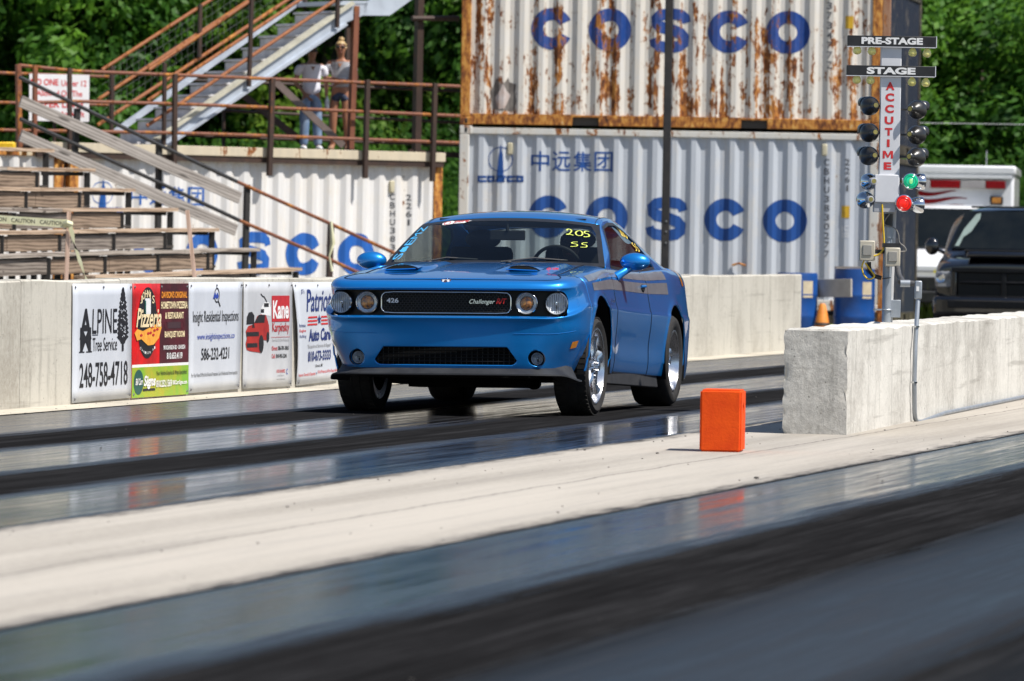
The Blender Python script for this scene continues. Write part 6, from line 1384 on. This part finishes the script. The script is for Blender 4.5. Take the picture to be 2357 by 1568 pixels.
gx = MB(); gx.box((0, -.03, .80), (1.30, .06, .40)); gx.build('grille', BB, tk, bevel=.03)
bx('grille_bar', (0, -.075, .82), (1.2, .04, .045), BB, tk, .02); bx('grille_bar', (0, -.075, .80), (.08, .04, .36), BB, tk, .02)
for z_ in (.985, .605): bx('grille_frame', (0, -.07, z_), (1.42, .07, .07), BB, tk, .015)
for s in (-1, 1):
    bx('grille_frame', (s * .68, -.065, .80), (.08, .07, .42), TB, tk, .015)
    h = bx('headlight', (s * .80, -.02, .855), (.26, .08, .22), pm('smoked_lens', (.26, .27, .28), (.10, .10, .11), 20, rough=.1, coat=1), tk, .03)
    MB().lathe([(.068, .0), (.062, .012), (.045, .008), (.03, -.0), (0, -.002)], (s * .86, -.065, .87), (0, -1, 0), 24).build('headlight_ring', CHD, h); bx('turn_strip', (s * .80, -.065, .775), (.20, .02, .04), pm('dim_lens', (.25, .25, .25)), h, .004)
    MB().ell((s * 1.12, 1.05, 1.30), (.10, .07, .12), 18, 10).build('door_mirror', TB, tk); MB().tube([(s * 1.05, 1.07, 1.26), (s * .93, 1.12, 1.20)], .025, 8).build('mirror_arm', TB, tk)
    for y in (.75, 4.2): MB().lathe([(.15, .10), (.36, .14), (.41, .10), (.41, -.10), (.36, -.13), (0, -.13)], (s * .86, y, .41), (s, 0, 0), 28).build('wheel', RUB, tk)
bx('bumper', (0, -.08, .50), (1.9, .18, .26), TB, tk, .05); bx('bumper_trim', (0, -.175, .52), (1.5, .02, .1), BB, tk, .01)
bx('roof_visor', (0, 1.62, 1.855), (1.3, .1, .03), TB, tk, .01)
BB = MC['black_board']
# thin overhead wire at the right
tag(MB().tube([at(2100, 283, 95), at(2240, 285, 96), at(2420, 288, 98)], .006, 4).build('overhead_wire', pm('grey_wire', (.4, .42, .42))), 'thin pale wire stretched in front of the trees above the ambulance', 'wire')
# unseen building added off to the right for the car paint and glass to mirror
rs = thing('reflection_building', 'unseen dark red corrugated building with white panels, added for its reflection in the car', 'building', (15.8, 104, 0), R(-28))
rm_ = pm('dark_red_cladding', (.34, .045, .04), (.13, .02, .02), 2, stretch=(6, 6, .3), rough=.6); vs = []
for i in range(131):
    z = 3 + i * .09; y = .035 * (i % 2); vs += [(-1, y, z), (24, y, z)]
MB().add(vs, [(2 * i, 2 * i + 1, 2 * i + 3, 2 * i + 2) for i in range(130)]).build('cladding', rm_, rs, smooth=0)
MB().box((11.5, .3, 1.5), (25, .5, 3)).build('lower_wall', pm('purple_grey_wall', (.05, .04, .07), (.03, .025, .045), 3), rs)
for x in (2.5, 6.5, 12, 17.5): MB().box((x, 0, 1.5), (2.6, .12, 1.6 + .3 * (x > 10))).build('white_reflection_panel', pm('white_panel', (.6, .6, .62)), rs)  # pale panels added for the car side to mirror
# ------------------------------------------------------------------ people
def skin(nm, pts, edges, mat, parent, lv=2, root=0):
    me = bpy.data.meshes.new(nm); me.from_pydata([p[0] for p in pts], edges, []); o = bpy.data.objects.new(nm, me); col.objects.link(o)
    m = o.modifiers.new('s', 'SKIN'); m.use_smooth_shade = True; m.branch_smoothing = .6
    for i, p in enumerate(pts):
        v = me.skin_vertices[0].data[i]; v.radius = (p[1], p[2] if len(p) > 2 else p[1]); v.use_root = (i == root)
    s = o.modifiers.new('u', 'SUBSURF'); s.levels = lv; s.render_levels = lv
    dg = bpy.context.evaluated_depsgraph_get(); dg.update(); nm_ = bpy.data.meshes.new_from_object(o.evaluated_get(dg)); bpy.data.objects.remove(o)
    q = link(nm, nm_, mat, parent, smooth=80); return q
def join(o, others):
    bm = bmesh.new(); bm.from_mesh(o.data)
    for x in others: bm.from_mesh(x.data); bpy.data.objects.remove(x)
    bm.to_mesh(o.data); bm.free()
    for p in o.data.polygons: p.use_smooth = True
def hand(c, d, palm, side_, mat, curl=.5):
    c, d, palm = Vector(c), Vector(d).normalized(), Vector(palm).normalized(); s = d.cross(palm).normalized() * side_; out = []
    pts = [(tuple(c), .022, .016), (tuple(c + d * .045), .036, .014), (tuple(c + d * .085), .038, .013)]; out.append(skin('palm', pts, [(0, 1), (1, 2)], mat, None, 1))
    for k, (off, ln) in enumerate(((-.030, .068), (-.010, .078), (.010, .072), (.030, .055))):
        b = c + d * .08 + s * off; k1 = b + (d * math.cos(curl * .5) + palm * math.sin(curl * .5)) * ln * .45; k2 = k1 + (d * math.cos(curl * 1.3) + palm * math.sin(curl * 1.3)) * ln * .32; k3 = k2 + (d * math.cos(curl * 2) + palm * math.sin(curl * 2)) * ln * .26
        out.append(skin('f', [(tuple(b), .010), (tuple(k1), .0095), (tuple(k2), .0085), (tuple(k3), .007)], [(0, 1), (1, 2), (2, 3)], mat, None, 1))
    b = c + d * .03 - s * .030; k1 = b - s * .022 + d * .028 + palm * .01; k2 = k1 - s * .006 + d * .028 + palm * .01; out.append(skin('f', [(tuple(b), .012), (tuple(k1), .011), (tuple(k2), .0085)], [(0, 1), (1, 2)], mat, None, 1))
    return out
def person(name, label, loc, rz, sc_, skinm, arms, fem, top_m, bottom, shorts, shoe, hairm, bun, scale_w=1, turn=0, seated=False):
    t = thing(name, label, 'person', loc, rz); t.scale = (sc_ * 1.1, sc_, sc_)
    sh = .165 if fem else .185; hp = .085
    N_ = [((0, 0, .95), .14, .10), ((0, -.005, 1.08), .12 if fem else .135, .09), ((0, -.01, 1.27), .145 if fem else .165, .105), ((0, 0, 1.42), .095, .07), ((0, -.01, 1.49), .052, .05), ((0, -.02, 1.545), .055, .06), ((0, -.028, 1.60), .072, .086), ((0, -.018, 1.66), .074, .090), ((0, -.005, 1.715), .05, .06)]
    E = [(i, i + 1) for i in range(8)]; k = len(N_)
    for s in (-1, 1):
        el, wr = arms[s]; N_ += [((s * sh, 0, 1.40), .052, .052), (el, .038, .038), (wr, .025, .022)]; E += [(3, k), (k, k + 1), (k + 1, k + 2)]; k += 3
    if seated: legs = lambda s: [((s * hp, -.05, .90), .085), ((s * .13, -.42, .93), .06), ((s * .13, -.62, .55), .04), ((s * .13, -.75, .50), .035)]
    else: legs = lambda s: [((s * hp, 0, .90), .088), ((s * .095, -.02 * 1, .50), .058), ((s * (.10 + .02 * (s > 0)), .015, .09), .038), ((s * .13, -.12, .035), .034)]
    for s in (-1, 1):
        L_ = legs(s); N_ += L_; E += [(0, k), (k, k + 1), (k + 1, k + 2), (k + 2, k + 3)]; k += 4
    body = skin('body', N_, E, skinm, t, 2)
    ex = []
    for s in (-1, 1):
        el, wr = Vector(arms[s][0]), Vector(arms[s][1]); d = wr - el; ex += hand(wr, d, Vector((-s * .7, -.3, -.1)) if abs(d.z) > .1 else Vector((0, .3, -1)), s, skinm, .5)
    nose = skin('n', [((0, -.095, 1.645), .008), ((0, -.122, 1.612), .013)], [(0, 1)], skinm, None, 1)
    ears = [skin('e', [((s * .072, -.01, 1.65), .010, .018), ((s * .075, -.008, 1.615), .009, .013)], [(0, 1)], skinm, None, 1) for s in (-1, 1)]
    join(body, ex + [nose] + ears)
    # shirt: hem at the hips, short sleeves
    N2 = [((0, -.005, .90 if not fem else 1.0), .16, .122), ((0, -.008, 1.08), .150 if not fem else .142, .118), ((0, -.012, 1.27), .178 if not fem else .16, .125), ((0, -.0, 1.40), .125, .088), ((0, 0, 1.435), .085, .065)]; E2 = [(i, i + 1) for i in range(4)]; k = 5
    for s in (-1, 1):
        S_ = Vector((s * sh, 0, 1.385)); el = Vector(arms[s][0]); m_ = S_.lerp(el, .58); N2 += [(tuple(S_), .074, .070), (tuple(m_), .070, .062)]; E2 += [(3, k), (k, k + 1)]; k += 2
    skin('shirt', N2, E2, top_m, t, 2, 2)
    vn = MB(); vn.add([(-.055, -.098, 1.445), (.055, -.098, 1.445), (0, -.126, 1.33)], [(0, 1, 2)]); vn.build('neckline', skinm, t)
    N3 = [((0, 0, .97), .155, .118), ((0, 0, .90), .158, .120)]; E3 = [(0, 1)]; k = 2
    for s in (-1, 1):
        L_ = legs(s); a, b, c = Vector(L_[0][0]), Vector(L_[1][0]), Vector(L_[2][0])
        if shorts: N3 += [(tuple(a), .105), (tuple(a.lerp(b, .35)), .098)]; E3 += [(1, k), (k, k + 1)]; k += 2
        else: N3 += [(tuple(a), .108), (tuple(b), .080), (tuple(c + Vector((0, 0, -.02))), .068)]; E3 += [(1, k), (k, k + 1), (k + 1, k + 2)]; k += 3
    skin('shorts' if shorts else 'jeans', N3, E3, bottom, t, 2)
    for s in (-1, 1):
        c, d = Vector(legs(s)[2][0]), Vector(legs(s)[3][0]); b = MB(); b.ell((c + d) / 2 + Vector((0, -.012, -.012 if not seated else 0)), (.048, .135, .045), 16, 10)
        for v in b.v: v.z = max(v.z, .002) if not seated else v.z
        b.build('shoe', shoe, t, smooth=60)
    h = MB(); h.ell((0, -.002, 1.665), (.084, .10, .092), 22, 14); h.v = [v if not (v.y < -.055 and v.z < 1.69) and v.z > 1.60 else Vector((v.x * .86, max(v.y, -.035) + .012, max(v.z, 1.61))) for v in h.v]; hh = h.build('hair', hairm, t, smooth=60)
    if bun: MB().ell((.0, .02, 1.775), (.045, .05, .042), 14, 8).build('hair_bun', hairm, t, smooth=60)
    g_ = MB(); 
    for s in (-1, 1): g_.ell((s * .034, -.106, 1.655), (.031, .010, .023), 14, 8)
    g_.tube([(-.03, -.112, 1.66), (.03, -.112, 1.66)], .005, 6); g_.tube([(-.062, -.10, 1.662), (-.078, .0, 1.662)], .004, 5); g_.tube([(.062, -.10, 1.662), (.078, .0, 1.662)], .004, 5); g_.build('sunglasses', BB, t)
    MB().ell((0, -.108, 1.572), (.022, .007, .007), 12, 6).build('lips', pm('lips', (.25, .08, .07)), t)
    return t
SK1 = pm('tanned_skin', (.30, .15, .09), (.26, .125, .075), 20, rough=.5); SK2 = pm('deep_tanned_skin', (.36, .16, .09), (.31, .135, .075), 20, rough=.5)
JEAN = pm('faded_blue_jeans', (.10, .18, .32), (.28, .36, .48), 7, stretch=(1, 1, .5), rough=.9); DEN = pm('dark_denim', (.02, .03, .06), (.05, .07, .12), 12, rough=.9); TW = pm('white_cotton', (.72, .72, .80), (.62, .62, .70), 6, rough=.9); TG = pm('grey_white_top', (.22, .23, .26), (.50, .50, .53), 3.2, stretch=(.3, .3, 1), rough=.9, lo=.42, hi=.58)
pm_ = onL(714, 349, -1.15); pw = onL(781, 352, -1.0); fz = pz - .004
man = person('person', 'man in white V neck T-shirt, faded jeans and sunglasses standing under the metal staircase', (pm_.x, pm_.y, fz), R(14), .86, SK1, {-1: ((-.24, .03, 1.13), (-.12, -.17, .93)), 1: ((.235, .04, 1.12), (.235, -.02, .87))}, False, TW, JEAN, False, pm('white_shoe', (.7, .72, .75)), pm('dark_hair', (.02, .015, .012)), False)
bt = MB(); bt.lathe([(.0, 0), (.03, 0), (.032, .02), (.032, .12), (.014, .16), (.014, .18), (0, .18)], (0, 0, 0), (0, 0, 1), 16); hw_ = man.matrix_basis @ Vector((.235, -.06, .70)); b_ = bt.build('water_bottle', pm('clear_plastic', (.65, .68, .7), rough=.1, coat=1)); b_.location = hw_; tag(b_, 'clear plastic bottle held low in the left hand of the man in white', 'bottle')
person('person', 'blonde woman in grey and white top and denim shorts with folded arms beside the column', (pw.x, pw.y, fz), R(-4), .90, SK2, {-1: ((-.235, -.02, 1.16), (-.02, -.20, 1.14)), 1: ((.235, -.02, 1.15), (.03, -.17, 1.09))}, True, TG, DEN, True, pm('tan_sandal', (.30, .17, .10)), pm('blonde_hair', (.50, .36, .18), (.36, .24, .11), 30), True)
fw = Vector((-math.sin(CYAW), -math.cos(CYAW), 0)); lf = Vector((math.cos(CYAW), -math.sin(CYAW), 0))
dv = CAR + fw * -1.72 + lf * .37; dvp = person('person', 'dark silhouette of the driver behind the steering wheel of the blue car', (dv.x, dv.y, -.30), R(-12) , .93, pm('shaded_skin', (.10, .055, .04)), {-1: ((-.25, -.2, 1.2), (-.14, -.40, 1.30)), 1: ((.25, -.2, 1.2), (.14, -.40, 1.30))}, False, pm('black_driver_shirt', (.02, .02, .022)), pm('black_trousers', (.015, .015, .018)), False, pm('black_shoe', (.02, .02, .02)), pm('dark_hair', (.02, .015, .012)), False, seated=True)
